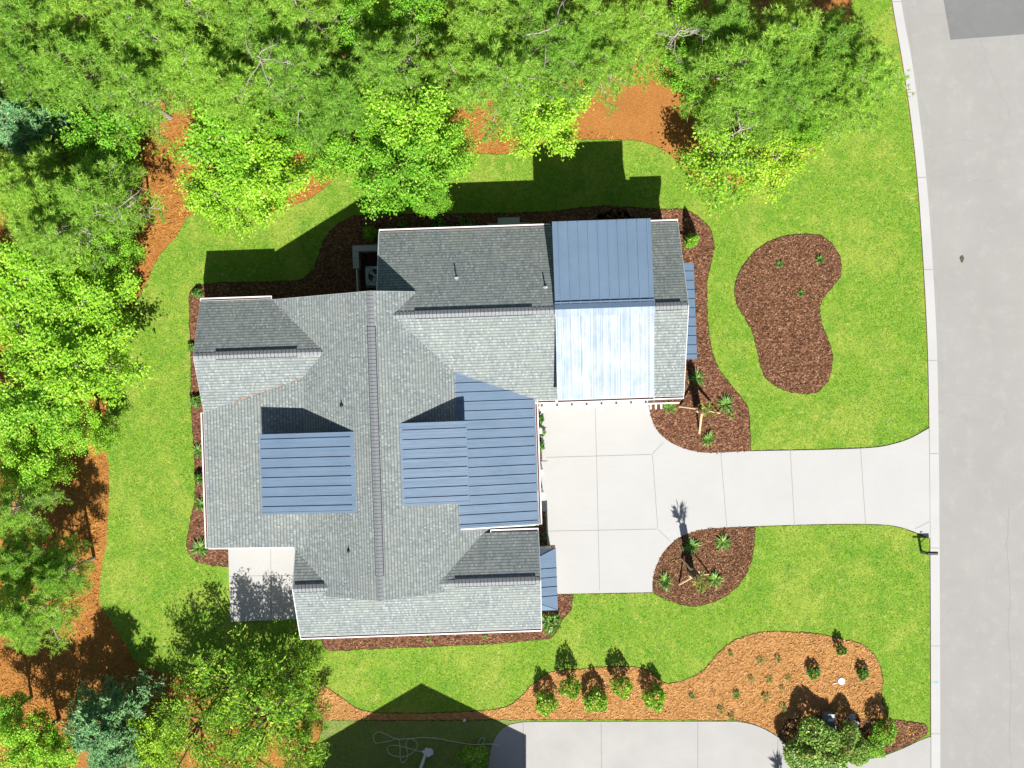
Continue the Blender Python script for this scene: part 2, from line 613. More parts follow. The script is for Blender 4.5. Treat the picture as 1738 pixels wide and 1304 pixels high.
sheet('neighbour_lawn', ND, .034, 'lawn_dull')

road = smooth(img([(x - .5, y) for x, y in CURB_R]), closed=False, step=1.0)
road += [p + Vector((8.2, 0, 0)) for p in reversed(road)]
sheet('road', road, .025, 'asphalt')
crk = smooth(img([(1712, 860), (1709, 930), (1714, 1000), (1711, 1080), (1716, 1160), (1713, 1240), (1717, 1330)]), closed=False, step=.25, jit=.025)
cmb = MB()
for a, b in zip(crk, crk[1:]):
    cmb.face([(a.x - .010, a.y, .029), (b.x - .010, b.y, .029), (b.x + .010, b.y, .029), (a.x + .010, a.y, .029)][::-1])
tag(cmb.build('road_crack', 'joint'), kind='structure')
sheet('road_patch', img([(1596, -60), (1601, 0), (1613, 68), (1760, 57), (1790, 50), (1780, -60)]), .029, 'asphalt_patch', .004)
cl = smooth(img(CURB_L), closed=False, step=.5)
cr_ = smooth(img(CURB_R), closed=False, step=.5)
sheet('curb', cl + cr_[::-1], .085, 'curb', .09)
# joints across the curb
mb = MB()
for y in (4, 158, 302, 458, 612, 770, 930, 1096, 1245):
    def at(L, yy):
        for (x0, y0), (x1, y1) in zip(L, L[1:]):
            if y0 <= yy <= y1:
                return x0 + (x1 - x0) * (yy - y0) / (y1 - y0)
    a, b = W(at(CURB_L, y) + .3, y), W(at(CURB_R, y) - .3, y)
    mb.face([(a.x, a.y - .012, .089), (b.x, b.y - .012, .089), (b.x, b.y + .012, .089), (a.x, a.y + .012, .089)])
tag(mb.build('curb_joints', 'joint'), kind='structure')

DRIVE = [(914, 672), (914, 672), (1098, 672), (1098, 672), (1101, 690), (1106, 712), (1118, 734), (1138, 751), (1163, 762), (1192, 768), (1230, 768), (1270, 766), (1400, 763.5), (1480, 760), (1515, 754), (1545, 744), (1576, 727), (1576, 727),
         (1577.5, 830), (1578.5, 914), (1578.5, 914), (1550, 902), (1520, 893), (1480, 889.5), (1400, 889.5), (1280, 893), (1212, 896.5), (1178, 902), (1150, 914), (1128, 934), (1114, 960), (1108, 985), (1107, 1005), (1107, 1005), (946, 1008), (946, 1008), (942, 925), (942, 925), (929, 925), (929, 925)]
sheet('driveway', smooth(img(DRIVE), step=.15), .06, 'drive', .06)


def joints(name, lines, z, wd=.022):
    mb = MB()
    for ln in lines:
        pts = img(ln)
        for a, b in zip(pts, pts[1:]):
            d = (b - a).normalized()
            n = Vector((-d.y, d.x, 0)) * wd / 2
            mb.face([(p.x, p.y, z) for p in (a - n, b - n, b + n, a + n)])
    return tag(mb.build(name, 'joint'), kind='structure')


joints('driveway_joints', [[(1010, 694), (1013, 800), (1017.5, 1003)], [(927, 776.5), (1105, 771.5)], [(930, 901.5), (1115, 898)],
                           [(1107, 771), (1112, 840), (1116, 897)], [(1107, 770), (1126, 751)], [(1117, 899), (1137, 918)],
                           [(1223, 769), (1228, 830), (1233, 894)], [(1341, 765.5), (1348, 891)], [(1460, 762), (1468.5, 889.5)], [(1552, 898), (1577, 885)]], .064)
sheet('expansion_joint', img([(1576.2, 728), (1577.3, 728), (1579.1, 913), (1578, 913)]), .0645, 'joint', .002)

NDRIVE = [(826, 1330), (829, 1300), (833, 1272), (842, 1250), (858, 1233), (885, 1226), (920, 1225), (1050, 1224.5), (1250, 1224.5), (1250, 1224.5), (1275, 1229), (1300, 1239), (1325, 1255), (1345, 1275), (1358, 1294), (1380, 1300), (1440, 1292), (1490, 1285), (1530, 1271), (1560, 1257), (1579, 1250), (1579, 1250), (1579, 1560), (1579, 1560), (826, 1560), (826, 1560)]
sheet('neighbour_driveway', smooth(img(NDRIVE), step=.2), .06, 'drive_old', .06)
joints('neighbour_driveway_joints', [[(888, 1227), (889, 1400)], [(1020, 1226), (1022, 1400)], [(1184, 1226), (1184, 1400)], [(1320, 1254), (1318, 1400)]], .064, .03)

# pine straw bed in the south-east and the strip along the lot line
SBED = [(515, 1152), (560, 1171), (590, 1192), (622, 1208), (700, 1211), (800, 1208), (855, 1201), (885, 1182), (908, 1158), (940, 1140), (985, 1136), (1045, 1132), (1092, 1136), (1128, 1159), (1160, 1155), (1195, 1137), (1222, 1106), (1252, 1085),
        (1300, 1073), (1370, 1075), (1430, 1085), (1466, 1097), (1488, 1120), (1497, 1150), (1496, 1190), (1515, 1224), (1560, 1228), (1560, 1228), (1560, 1250), (1400, 1280), (1350, 1274), (1325, 1253), (1300, 1237), (1275, 1227), (1250, 1221.5), (1250, 1221.5), (1000, 1220.5), (870, 1220.5), (700, 1222), (548, 1221), (515, 1215)]
bed_pts = smooth(img(SBED), step=.13, jit=.022)
sheet('straw_bed', bed_pts, .045, 'straw_pale', .02)

KIDNEY = [(1369, 399), (1395, 402), (1413, 416), (1425, 440), (1426, 465), (1413, 486), (1398, 503), (1391, 520), (1393, 548), (1403, 573), (1412, 602), (1409, 632), (1397, 656), (1378, 667), (1348, 666), (1318, 655), (1297, 636), (1287, 602), (1280, 570), (1266, 541), (1251, 516), (1247, 490), (1254, 465), (1270, 440), (1296, 416), (1330, 402)]
kid = smooth(img(KIDNEY), step=.12, jit=.02)
sheet('mulch_bed_kidney', kid, .05, 'mulch', .02)
EBED = [(1040, 356), (1120, 356), (1160, 357), (1186, 370), (1205, 391), (1211, 420), (1205, 450), (1199, 480), (1200, 540), (1206, 590), (1219, 626), (1241, 656), (1262, 681), (1271, 703), (1273, 766), (1273, 766), (1230, 769), (1192, 769), (1163, 763), (1138, 752), (1117, 735), (1105, 712), (1100, 690), (1096, 670), (1096, 670), (1000, 600), (1000, 400)]
ebed = smooth(img(EBED), step=.12, jit=.018)
sheet('mulch_bed_east', ebed, .05, 'mulch', .02)
NBED = [(1060, 356), (900, 362), (700, 365), (610, 367), (585, 375), (560, 395), (546, 420), (540, 442), (525, 464), (500, 477), (400, 480), (345, 484), (328, 492), (322, 510), (325, 600), (326, 700), (330, 760), (332, 840), (325, 880), (319, 915), (322, 940), (345, 956), (390, 961), (390, 961), (420, 900), (600, 700), (1060, 450), (1060, 450)]
nbed = smooth(img(NBED), step=.12, jit=.02)
sheet('mulch_bed_north', nbed, .05, 'mulch', .02)
SMB = [(545, 1060), (550, 1098), (575, 1103), (640, 1100), (750, 1096), (850, 1091), (900, 1086), (930, 1083), (945, 1070), (955, 1050), (968, 1035), (972, 1009), (972, 1009), (946, 1009), (946, 1009), (930, 1000), (880, 1020), (560, 1050)]
smb = smooth(img(SMB), step=.12, jit=.02)
sheet('mulch_bed_south', smb, .05, 'mulch', .02)
RBED = [(1281, 895), (1281, 895), (1278, 930), (1272, 960), (1255, 990), (1225, 1014), (1180, 1028), (1140, 1020), (1108, 1005), (1108, 1005), (1107, 985), (1113, 960), (1127, 934), (1149, 914), (1177, 902), (1212, 896)]
rbed = smooth(img(RBED), step=.12, jit=.015)
sheet('mulch_bed_round', rbed, .05, 'mulch', .02)
sheet('mulch_strip', img([(908, 676), (925, 676), (929, 925), (942, 925), (944, 960), (908, 960)]), .0505, 'mulch', .02)
CBED = [(1322, 1250), (1330, 1236), (1340, 1222), (1400, 1215), (1470, 1222), (1510, 1222), (1545, 1226), (1568, 1230), (1572, 1243), (1555, 1256), (1520, 1272), (1485, 1284), (1430, 1291), (1380, 1299), (1360, 1295), (1345, 1272)]
cbed = smooth(img(CBED), step=.12, jit=.02)
sheet('mulch_bed_corner', cbed, .052, 'mulch', .02)
sheet('patio', img([(387.5, 915), (515, 915), (515, 1050), (392, 1055)]), .10, 'drive', .1)
joints('patio_joints', [[(460, 920), (461, 1050)], [(388, 978), (512, 976)]], .104, .02)
sheet('front_walk', img([(905, 783), (929, 783), (931, 868), (905, 868)]), .10, 'drive', .1)


def grow(pts, d):
    n = len(pts)
    ar = sum(a.x * b.y - b.x * a.y for a, b in zip(pts, pts[1:] + pts[:1]))
    out = []
    for i in range(n):
        t = pts[(i + 2) % n] - pts[i - 2]
        if t.length < 1e-6:
            continue
        t.normalize()
        nn = Vector((t.y, -t.x, 0)) * (1 if ar > 0 else -1)
        out.append(pts[i] + nn * d * rnd.uniform(.5, 1.3))
    return out


M['soil'] = mat_simple('dark_soil', (.055, .032, .016), .4, 12, .95, .1)
for nm_, pl_, z_ in (('kidney', kid, .036), ('east', ebed, .0362), ('north', nbed, .0364), ('south', smb, .0366), ('round', rbed, .0368), ('straw', bed_pts, .0352), ('driveway', smooth(img(DRIVE), step=.15), .0378), ('corner', cbed, .0482)):
    sheet('soil_edge_' + nm_, grow(pl_, .045), z_, 'soil', .004)


# scattered chips on the bark beds and straw wisps on the straw bed
def inside(p, poly):
    c = False
    n = len(poly)
    j = n - 1
    for i in range(n):
        a, b = poly[i], poly[j]
        if (a.y > p[1]) != (b.y > p[1]) and p[0] < (b.x - a.x) * (p[1] - a.y) / (b.y - a.y) + a.x:
            c = not c
        j = i
    return c


def sample(poly, n, box=None, not_in=None):
    xs = [p.x for p in poly]; ys = [p.y for p in poly]
    x0, x1, y0, y1 = box or (min(xs), max(xs), min(ys), max(ys))
    out = []
    pl = poly[::2]
    ex = not_in[::3] if not_in else None
    while len(out) < n:
        q = (rnd.uniform(x0, x1), rnd.uniform(y0, y1))
        if inside(q, pl) and not (ex and inside(q, ex)):
            out.append(q)
    return out


def chips(name, poly, n, z, mat, L, wd, label, cat, box=None, tilt=.5, not_in=None):
    vs = []; fs = []
    for x, y in sample(poly, n, box, not_in):
        a = rnd.uniform(0, math.pi)
        l = L * rnd.uniform(.5, 1.3) / 2
        ww = wd * rnd.uniform(.6, 1.4) / 2
        dx, dy = math.cos(a), math.sin(a)
        t = rnd.uniform(-tilt, tilt) * l
        zz = z + abs(t) + rnd.uniform(.002, .025)
        b = len(vs)
        for (i, j, k) in ((-1, -1, -1), (1, -1, 1), (1, 1, 1), (-1, 1, -1)):
            vs.append((x + dx * l * i - dy * ww * j, y + dy * l * i + dx * ww * j, zz + t * k + .008 * j))
        fs.append((b, b + 1, b + 2, b + 3))
    me = bpy.data.meshes.new(name)
    me.from_pydata(vs, [], fs)
    me.materials.append(M[mat])
    o = bpy.data.objects.new(name, me)
    COL.objects.link(o)
    return tag(o, label, cat, None, 'stuff')


M['chip'] = mat_leaf('bark_chip', [(.045, .019, .011), (.125, .053, .029), (.20, .092, .050), (.38, .21, .13)], .0, .9, 3, .1)
M['wisp'] = mat_leaf('straw_wisp', [(.34, .14, .045), (.50, .24, .08), (.62, .34, .13), (.78, .50, .25)], .0, .9, 3, .1)
M['wisp_dark'] = mat_leaf('straw_wisp_dark', [(.26, .10, .02), (.42, .17, .04), (.56, .28, .09)], .0, .9, 3, .1)
chips('bark_chips', kid, 5200, .05, 'chip', .075, .036, 'loose bark chips over the kidney shaped mulch bed', 'bark')
chips('bark_chips', ebed, 6500, .05, 'chip', .075, .036, 'loose bark chips over the mulch bed east of the house', 'bark')
chips('bark_chips', rbed, 3400, .05, 'chip', .075, .036, 'loose bark chips over the round mulch bed south of the driveway', 'bark')
chips('bark_chips', nbed, 6000, .05, 'chip', .075, .036, 'loose bark chips over the mulch bed north and west of the house', 'bark')
chips('bark_chips', smb, 1500, .05, 'chip', .075, .036, 'loose bark chips in the narrow bed under the south gutter', 'bark')
chips('bark_chips', cbed, 1500, .052, 'chip', .075, .036, 'loose dark bark chips around the hedge by the street corner', 'bark')
chips('pine_straw', bed_pts, 12000, .045, 'wisp', .12, .016, 'pale loose pine straw over the planting bed in the lower right', 'pine straw')


woods = [Vector((x, y, 0)) for x, y in ((-24, -18), (-17.5, -18), (-10, -13.5), (-15, -12.2), (-18, -9), (-18.4, 3), (-16, 6.5), (-14, 8.5), (-7, 8.6), (6, 9), (14.5, 9), (15.6, 18), (-24, 18))]
chips('pine_straw', woods, 26000, 0, 'wisp_dark', .16, .02, 'orange pine straw covering the floor of the wood', 'pine straw', not_in=lawn_pts)


# lawn blades: one mesh, far too many to count
def grass():
    rs = np.random.RandomState(5)
    box = (-19.5, 19.3, -17.6, 17.6)
    n = 330000
    xy = np.stack([rs.uniform(box[0], box[1], n), rs.uniform(box[2], box[3], n)], 1)
    def mask(poly):
        P = np.array([(p.x, p.y) for p in poly[::2]])
        c = np.zeros(len(xy), bool)
        j = len(P) - 1
        for i in range(len(P)):
            a, b = P[i], P[j]
            if a[1] != b[1]:
                t = ((a[1] > xy[:, 1]) != (b[1] > xy[:, 1])) & (xy[:, 0] < (b[0] - a[0]) * (xy[:, 1] - a[1]) / (b[1] - a[1]) + a[0])
                c ^= t
            j = i
        return c
    keep = mask(lawn_pts)
    for pl in (bed_pts, kid, ebed, nbed, smb, rbed, cbed, smooth(img(DRIVE), step=.3), smooth(img(NDRIVE), step=.3)):
        keep &= ~mask(pl)
    # inside the house outline or on the patio
    ct, st = math.cos(TH), math.sin(TH)
    a = xy[:, 0] * ct + xy[:, 1] * st
    b = -xy[:, 0] * st + xy[:, 1] * ct
    keep &= ~((a > -13.6) & (a < .9) & (b > -10.8) & (b < 4.1))
    keep &= ~((a > -5.6) & (a < 7.4) & (b > -.7) & (b < 6.7))
    q = xy[keep]
    n = len(q)
    ang = rs.uniform(0, 2 * np.pi, n)
    l = rs.uniform(.045, .10, n)
    wd = rs.uniform(.010, .022, n)
    hgt = rs.uniform(.02, .055, n)
    d = np.stack([np.cos(ang), np.sin(ang)], 1)
    nrm = np.stack([-d[:, 1], d[:, 0]], 1)
    z = np.full(n, .028)
    v = np.empty((n, 3, 3), np.float32)
    v[:, 0, :2] = q - nrm * wd[:, None]; v[:, 0, 2] = z
    v[:, 1, :2] = q + nrm * wd[:, None]; v[:, 1, 2] = z
    v[:, 2, :2] = q + d * l[:, None]; v[:, 2, 2] = z + hgt
    return v.reshape(-1, 3)


def raw_mesh(name, v, k, mat):
    """v: (n*k,3) vertices, consecutive k per face"""
    n = len(v) // k
    me = bpy.data.meshes.new(name)
    me.vertices.add(len(v))
    me.vertices.foreach_set('co', np.ascontiguousarray(v, np.float32).ravel())
    me.loops.add(len(v))
    me.loops.foreach_set('vertex_index', np.arange(len(v), dtype=np.int32))
    me.polygons.add(n)
    me.polygons.foreach_set('loop_start', np.arange(0, len(v), k, dtype=np.int32))
    me.polygons.foreach_set('loop_total', np.full(n, k, np.int32))
    me.update(calc_edges=True)
    me.materials.append(M[mat])
    return me


M['grass'] = mat_blades()
go = bpy.data.objects.new('grass', raw_mesh('grass', grass(), 3, 'grass'))
COL.objects.link(go)
tag(go, 'short bright green turf growing all over the lot around the house', 'grass', None, 'stuff')

# ------------------------------------------------------------------ the house
HR = empty('house', (0, 0, 0), TH, 'single storey house with grey shingle gables and blue metal dormer roofs', 'house')
P1 = 2 / 3
EH = 3.0


def gable_ew(name, a0, a1, ridge, bs, bn, rh, ptch=P1, t=.16):
    """ridge east-west; south and north slopes reach b = bs and bn"""
    mb = MB()
    mb.slab([(a0, bs, rh - ptch * (ridge - bs)), (a1, bs, rh - ptch * (ridge - bs)), (a1, ridge, rh), (a0, ridge, rh)], t)
    mb.slab([(a0, ridge, rh), (a1, ridge, rh), (a1, bn, rh - ptch * (bn - ridge)), (a0, bn, rh - ptch * (bn - ridge))], t)
    return mb


# main roof: north-south ridge
RX, RH = -5.72, 6.07
MW, ME_, MN, MS = -10.34, -1.14, 4.02, -8.75
mb = MB()
hW = RH - P1 * (RX - MW)
mb.slab([(MW, -6.66, hW), (MW, MN, hW), (RX, MN, RH), (RX, -6.66, RH)][::-1], .16)
h96 = RH - P1 * (RX + 9.57)
mb.slab([(-9.57, MS, h96), (-9.57, -6.66, h96), (RX, -6.66, RH), (RX, MS, RH)][::-1], .16)
hE = RH - P1 * (ME_ - RX)
mb.slab([(RX, MS, RH), (RX, MN, RH), (ME_, MN, hE), (ME_, MS, hE)][::-1], .16)
# low pitched west part
LW = .2
mb.slab([(-13.45, -6.68, EH), (-8.95, -6.68, EH + LW * 4.5), (-8.95, 1.1, EH + LW * 4.5), (-13.45, 1.1, EH)], .15)
mb.build('main_roof', 'shingle', HR)
gable_ew('r', -5.55, 7.45, 3.02, -.75, 6.79, 5.51).build('garage_roof', 'shingle', HR)
gable_ew('r', -13.44, -7.6, 1.63, -.79, 4.05, 4.61).build('gable_roof', 'shingle', HR)
mb = MB()
rb, rh4 = -8.36, 4.53
mb.slab([(-9.58, -10.66, rh4 - P1 * 2.3), (.92, -10.66, rh4 - P1 * 2.3), (.92, rb, rh4), (-9.58, rb, rh4)], .16)
mb.slab([(-9.58, rb, rh4), (.92, rb, rh4), (.92, -6.42, rh4 - P1 * 1.94), (-9.58, -6.42, rh4 - P1 * 1.94)], .16)
mb.build('gable_roof', 'shingle', HR)


# ridge vents with cap shingles: overlapping wedge segments
def ridge_cap(p0, p1, width, seg_pitch, slope, lift, name, vent):
    p0, p1 = Vector(p0), Vector(p1)
    d = (p1 - p0).normalized()
    n = Vector((-d.y, d.x, 0))
    L = (p1 - p0).length
    mb = MB()
    k = max(1, int(L / seg_pitch))
    seg_pitch = L / k
    for i in range(k):
        a = p0 + d * (i * seg_pitch)
        b = p0 + d * ((i + 1) * seg_pitch - .018)
        za, zb = lift, lift + .022
        for sgn in (-1, 1):
            o_ = n * sgn * width / 2
            dz = Vector((0, 0, -slope * width / 2))
            top = [a + Vector((0, 0, za)), b + Vector((0, 0, zb)), b + o_ + dz + Vector((0, 0, zb)), a + o_ + dz + Vector((0, 0, za))]
            mb.slab(top, .02)
    for sgn in (-1, 1):
        o_ = n * sgn * (width / 2 - .006)
        dz = Vector((0, 0, -slope * width / 2 + lift - .006))
        mb.slab([p0 + Vector((0, 0, lift - .006)), p1 + Vector((0, 0, lift - .006)), p1 + o_ + dz, p0 + o_ + dz], .004, 1)
    if vent:
        for sgn in (-1, 1):
            o_ = n * sgn * (width / 2 - .012)
            o2 = n * sgn * (width / 2 + .028)
            q = [p0 + o2, p1 + o2, p1 + o_, p0 + o_]
            z0 = -slope * width / 2
            mb.slab([v + Vector((0, 0, z0 + lift + .0)) for v in q], lift + .03, 1)
    return mb.build(name, ['cap', 'dark'], HR)


ridge_cap((RX, 2.55, RH), (RX, -7.72, RH), .31, .15, P1, .058, 'ridge_vent', True)
ridge_cap((RX, MN - .02, RH), (RX, 2.56, RH), .27, .15, P1, .012, 'ridge_cap', False)
ridge_cap((RX, -7.73, RH), (RX, MS + .02, RH), .27, .15, P1, .012, 'ridge_cap', False)
for (a0, a1, b_, z_, va, vb) in ((-13.4, -8.0, 1.63, 4.61, -12.5, -9.05), (-4.9, 1.85, 3.02, 5.51, -3.95, .95), (6.05, 7.42, 3.02, 5.51, 6.1, 7.15), (-9.55, -8.2, rb, rh4, -9.5, -8.25), (-3.0, .9, rb, rh4, -2.7, .72)):
    ridge_cap((va, b_, z_), (vb, b_, z_), .31, .15, P1, .058, 'ridge_vent', True)
    if va - a0 > .1: ridge_cap((a0, b_, z_), (va, b_, z_), .27, .15, P1, .012, 'ridge_cap', False)
    if a1 - vb > .1: ridge_cap((vb + .01, b_, z_), (a1, b_, z_), .27, .15, P1, .012, 'ridge_cap', False)


# metal roofs
def metal_sheet(pts, nribs, along, name, pitch=.405, t=.10, off=.0, trim=True):
    """pts: 4 corners a,b (eave) c,d (top), ribs run from eave to top; every rib is a raised seam"""
    mb = MB()
    a, b, c, d = [Vector(p) for p in pts]
    mb.slab([a, b, c, d], t)
    n = (b - a).cross(d - a).normalized()
    if n.z < 0: n = -n
    L = (b - a).length
    k = int((L - off) / pitch)
    for i in range(k + 1):
        s_ = off + i * pitch
        if s_ < .08 or s_ > L - .08: continue
        f = s_ / L
        e0 = a.lerp(b, f); e1 = d.lerp(c, f)
        u = (b - a).normalized() * .014
        e0 = e0.lerp(e1, .015); e1 = e1.lerp(e0, .04 if trim else .01)
        base = [e0 - u, e0 + u, e1 + u, e1 - u]
        mb.slab([p + n * .045 for p in base], .05)
    if trim:
        # raised edge flashings
        for (p, q, dr) in ((a, d, (b - a).normalized()), (b, c, (a - b).normalized())):
            mb.slab([p + n * .012, p + dr * .09 + n * .012, q + dr * .09 + n * .012, q + n * .012], .012 + t * .5)
        top = (a - d).normalized() * .16
        mb.slab([d + n * .02, c + n * .02, c + top + n * .02, d + top + n * .02], .03)
    return mb.build(name, 'metal', HR)


# straw litter caught in the west valleys
vs = []; fs = []
for i in range(70):
    a = rnd.uniform(-12.2, -8.9) if i % 6 else rnd.uniform(-10.1, -9.4)
    n_side = i % 6 == 0
    if n_side:
        z = 3 + P1 * (a + 10.34); b = 1.63 + (4.61 - z) / P1
    else:
        z = 3 + .2 * (a + 13.45) if a < -9.04 else 3 + P1 * (a + 10.34)
        b = 1.63 - (4.61 - z) / P1
    b += rnd.gauss(0, .07); z += .05 + rnd.uniform(0, .02)
    t = rnd.uniform(0, 3.1); l = rnd.uniform(.02, .055)
    dx, dy = l * math.cos(t), l * math.sin(t)
    k = len(vs)
    vs += [(a - dx, b - dy, z), (a + .3 * dy, b - .3 * dx, z + .01), (a + dx, b + dy, z), (a - .3 * dy, b + .3 * dx, z + .01)]
    fs.append((k, k + 1, k + 2, k + 3))
me = bpy.data.meshes.new('roof_litter'); me.from_pydata(vs, [], fs); me.materials.append(M['wisp_dark'])
o = bpy.data.objects.new('roof_litter', me); COL.objects.link(o); o.rotation_euler = (0, 0, TH)
tag(o, 'rusty pine straw litter caught in the west roof valleys', 'litter', None, 'stuff')

# low metal roof east of the main ridge (eave on the east)
metal_sheet([(.95, -6.13, 3.04), (.95, .55, 3.04), (-2.62, .55, 3.04 + .246 * 3.57), (-2.62, -6.13, 3.04 + .246 * 3.57)], 0, 'a', 'metal_roof', .405, .10, .15)
# shed dormers
metal_sheet([(-10.70, -5.13, 4.93), (-10.70, -1.76, 4.93), (-6.66, -1.76, 5.46), (-6.66, -5.13, 5.46)], 0, 'a', 'dormer_roof', .405, .12, .30)
metal_sheet([(-1.95, -4.93, 5.06), (-1.95, -1.48, 5.06), (-4.78, -1.48, 5.40), (-4.78, -4.93, 5.40)], 0, 'a', 'dormer_roof', .405, .12, .30)
# tall metal roofed bay over the garage wing
SR = 5.60
metal_sheet([(1.90, 6.72, 5.33), (6.02, 6.72, 5.33), (6.02, 3.02, SR), (1.90, 3.02, SR)], 0, 'a', 'metal_roof', .412, .12, .24)
metal_sheet([(1.90, -.74, 4.36), (6.02, -.74, 4.36), (6.02, 3.02, SR), (1.90, 3.02, SR)], 0, 'a', 'metal_roof', .412, .12, .24)
mb = MB()
mb.slab([(1.88, 2.72, SR - .03), (6.04, 2.72, SR - .03), (6.04, 3.02, SR + .12), (1.88, 3.02, SR + .12)], .05)
mb.slab([(1.88, 3.02, SR + .12), (6.04, 3.02, SR + .12), (6.04, 3.24, SR + .03), (1.88, 3.24, SR + .03)], .05)
mb.box(1.89, 6.03, 3.27, 3.33, SR - .06, SR + .06)
mb.build('ridge_cap', 'metal', HR)

# walls under all of it
mb = MB()


def wall_ew(a0, a1, b0, b1, ridge, rh, zt0, zt1):
    """gabled box with ridge east-west"""
    P = [(b0, 0), (b1, 0), (b1, zt1), (ridge, rh), (b0, zt0)]
    L0 = [(a0, b, z) for b, z in P]; L1 = [(a1, b, z) for b, z in P]
    mb.face(L0[::-1]); mb.face(L1)
    for i in range(5):
        j = (i + 1) % 5
        mb.face([L0[i], L0[j], L1[j], L1[i]])


wall_ew(-5.35, 7.25, -.45, 6.49, 3.02, 5.30, 2.98, 2.98)
wall_ew(-13.2, -7.7, -.5, 3.75, 1.63, 4.40, 2.97, 2.97)
wall_ew(-9.38, .70, -10.36, -6.6, rb, 4.32, 2.98, 3.1)
P = [(-10.1, 0), (-1.4, 0), (-1.4, 2.96), (RX, 5.85), (-10.1, 2.92)]
for (b0, b1) in ((-8.55, 3.82),):
    PP = P
    L0 = [(max(a, -9.36), b0, z if z == 0 or a > -9.4 else 3.4) for a, z in PP]
    L1 = [(a, b1, z) for a, z in PP]
    mb.face(L0)
    mb.face(L1[::-1])
    mb.face([(RX, b0, 5.85), (RX, b1, 5.85), (-1.4, b1, 2.96), (-1.4, b0, 2.96)])
    mb.face([(-10.1, b1, 2.92), (RX, b1, 5.85), (RX, b0, 5.85), (-9.36, b0, 3.4), (-9.36, -6.6, 3.4), (-10.1, -6.6, 2.92)])
    mb.face([(-10.1, b1, 0), (-10.1, b1, 2.92), (-10.1, -6.6, 2.92), (-10.1, -6.6, 0)])
    mb.face([(-1.4, b1, 0), (-1.4, b1, 2.96), (-1.4, b0, 2.96), (-1.4, b0, 0)])
mb.box(-13.2, -9.9, -6.45, -.4, 0, 2.85)
mb.box(-1.5, .45, -5.9, -.3, 0, 2.9)
mb.box(-10.55, -7.0, -4.98, -1.90, 3.1, 4.80)
mb.box(-4.5, -2.10, -4.78, -1.62, 3.5, 4.94)
# tall bay: prism under the shallow metal slopes
bp = [(-.5, 2.0), (6.56, 2.0), (6.56, 5.20), (3.02, 5.44), (-.5, 4.30)]
A0 = [(2.02, b, z) for b, z in bp]; A1 = [(5.90, b, z) for b, z in bp]
mb.face(A0[::-1]); mb.face(A1)
for i in range(5):
    j = (i + 1) % 5
    mb.face([A0[i], A0[j], A1[j], A1[i]])
mb.build('wall', 'siding', HR)


# white gutters (open troughs with litter) and rake boards
def gutter(p0, p1, side, z, litter=True):
    """trough just outside the line p0-p1; side = unit vector pointing out"""
    p0, p1, s_ = Vector((*p0, z)), Vector((*p1, z)), Vector((*side, 0))
    mb = MB()
    def strip(o0, o1, z0, z1, mi=0):
        q = [p0 + s_ * o0, p1 + s_ * o0, p1 + s_ * o1, p0 + s_ * o1]
        mb.slab([v + Vector((0, 0, z1)) for v in q], z1 - z0, mi)
    strip(.004, .02, -.13, -.01)
    strip(.085, .14, -.13, -.005)
    strip(.02, .085, -.13, -.10)
    strip(.0205, .0845, -.0995, -.06, 1)
    d = (p1 - p0).normalized()
    for e in (p0, p1):
        q = [e - d * .012, e + d * .012, e + d * .012 + s_ * .139, e - d * .012 + s_ * .139]
        mb.slab([v + Vector((0, 0, .0)) for v in q], .13)
    return mb.build('gutter', ['trim', 'litter'], HR)


gutter((-5.55, 6.79), (1.88, 6.79), (0, 1), 2.99)
gutter((6.04, 6.79), (7.45, 6.79), (0, 1), 2.99)
gutter((.98, -.76), (1.88, -.76), (0, -1), 2.99)
gutter((6.06, -.76), (7.45, -.76), (0, -1), 2.99)
gutter((1.90, -.75), (6.02, -.75), (0, -1), 4.33)
gutter((-13.44, 4.06), (-10.34, 4.06), (0, 1), 2.99)
gutter((-13.46, -6.68), (-13.46, -.80), (-1, 0), 2.98)
gutter((-9.58, -10.67), (.92, -10.67), (0, -1), 2.99)
gutter((.965, -6.13), (.965, -.45), (1, 0), 3.02)
gutter((-1.14, -6.42), (.92, -6.42), (0, 1), 3.22)
def rake(p, q, wd=(.03, 0), mat='trim'):
    mb = MB()
    p, q = Vector(p), Vector(q)
    o_ = Vector((wd[0], wd[1], 0))
    mb.slab([p, q, q + o_, p + o_], .2)
    mb.build('rake_board', mat, HR)
rake((7.452, -.75, 3.01), (7.452, 3.02, 5.52), (.02, 0)); rake((7.452, 3.02, 5.52), (7.452, 6.79, 3.01), (.02, 0))
rake((-5.553, 6.79, 3.01), (-5.553, 3.9, 4.93), (-.035, 0))
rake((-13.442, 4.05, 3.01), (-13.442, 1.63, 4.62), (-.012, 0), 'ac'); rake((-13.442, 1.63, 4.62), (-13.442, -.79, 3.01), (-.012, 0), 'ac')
rake((.923, -10.66, 3.01), (.923, rb, 4.54), (.02, 0)); rake((.923, rb, 4.54), (.923, -6.42, 3.25), (.02, 0))
rake((-9.583, -10.66, 3.01), (-9.583, rb, 4.54), (-.03, 0)); rake((-9.583, rb, 4.54), (-9.583, -6.7, 3.43), (-.03, 0))
rake((-13.45, -6.683, 3.01), (-9.6, -6.683, 3.77), (0, -.06))
rake((-2.6, -6.133, 3.90), (.95, -6.133, 3.05), (0, -.055))
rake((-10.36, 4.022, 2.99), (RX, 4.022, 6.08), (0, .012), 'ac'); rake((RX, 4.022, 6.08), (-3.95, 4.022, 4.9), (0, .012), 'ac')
# downspouts at the corners
for (a, b) in ((-13.33, 3.9), (.62, -10.52), (-9.3, -10.50), (7.35, -.62), (-5.45, 6.6)):
    mb = MB()
    mb.box(a - .04, a + .04, b - .035, b + .035, .05, 2.88)
    mb.build('downspout', 'trim', HR)

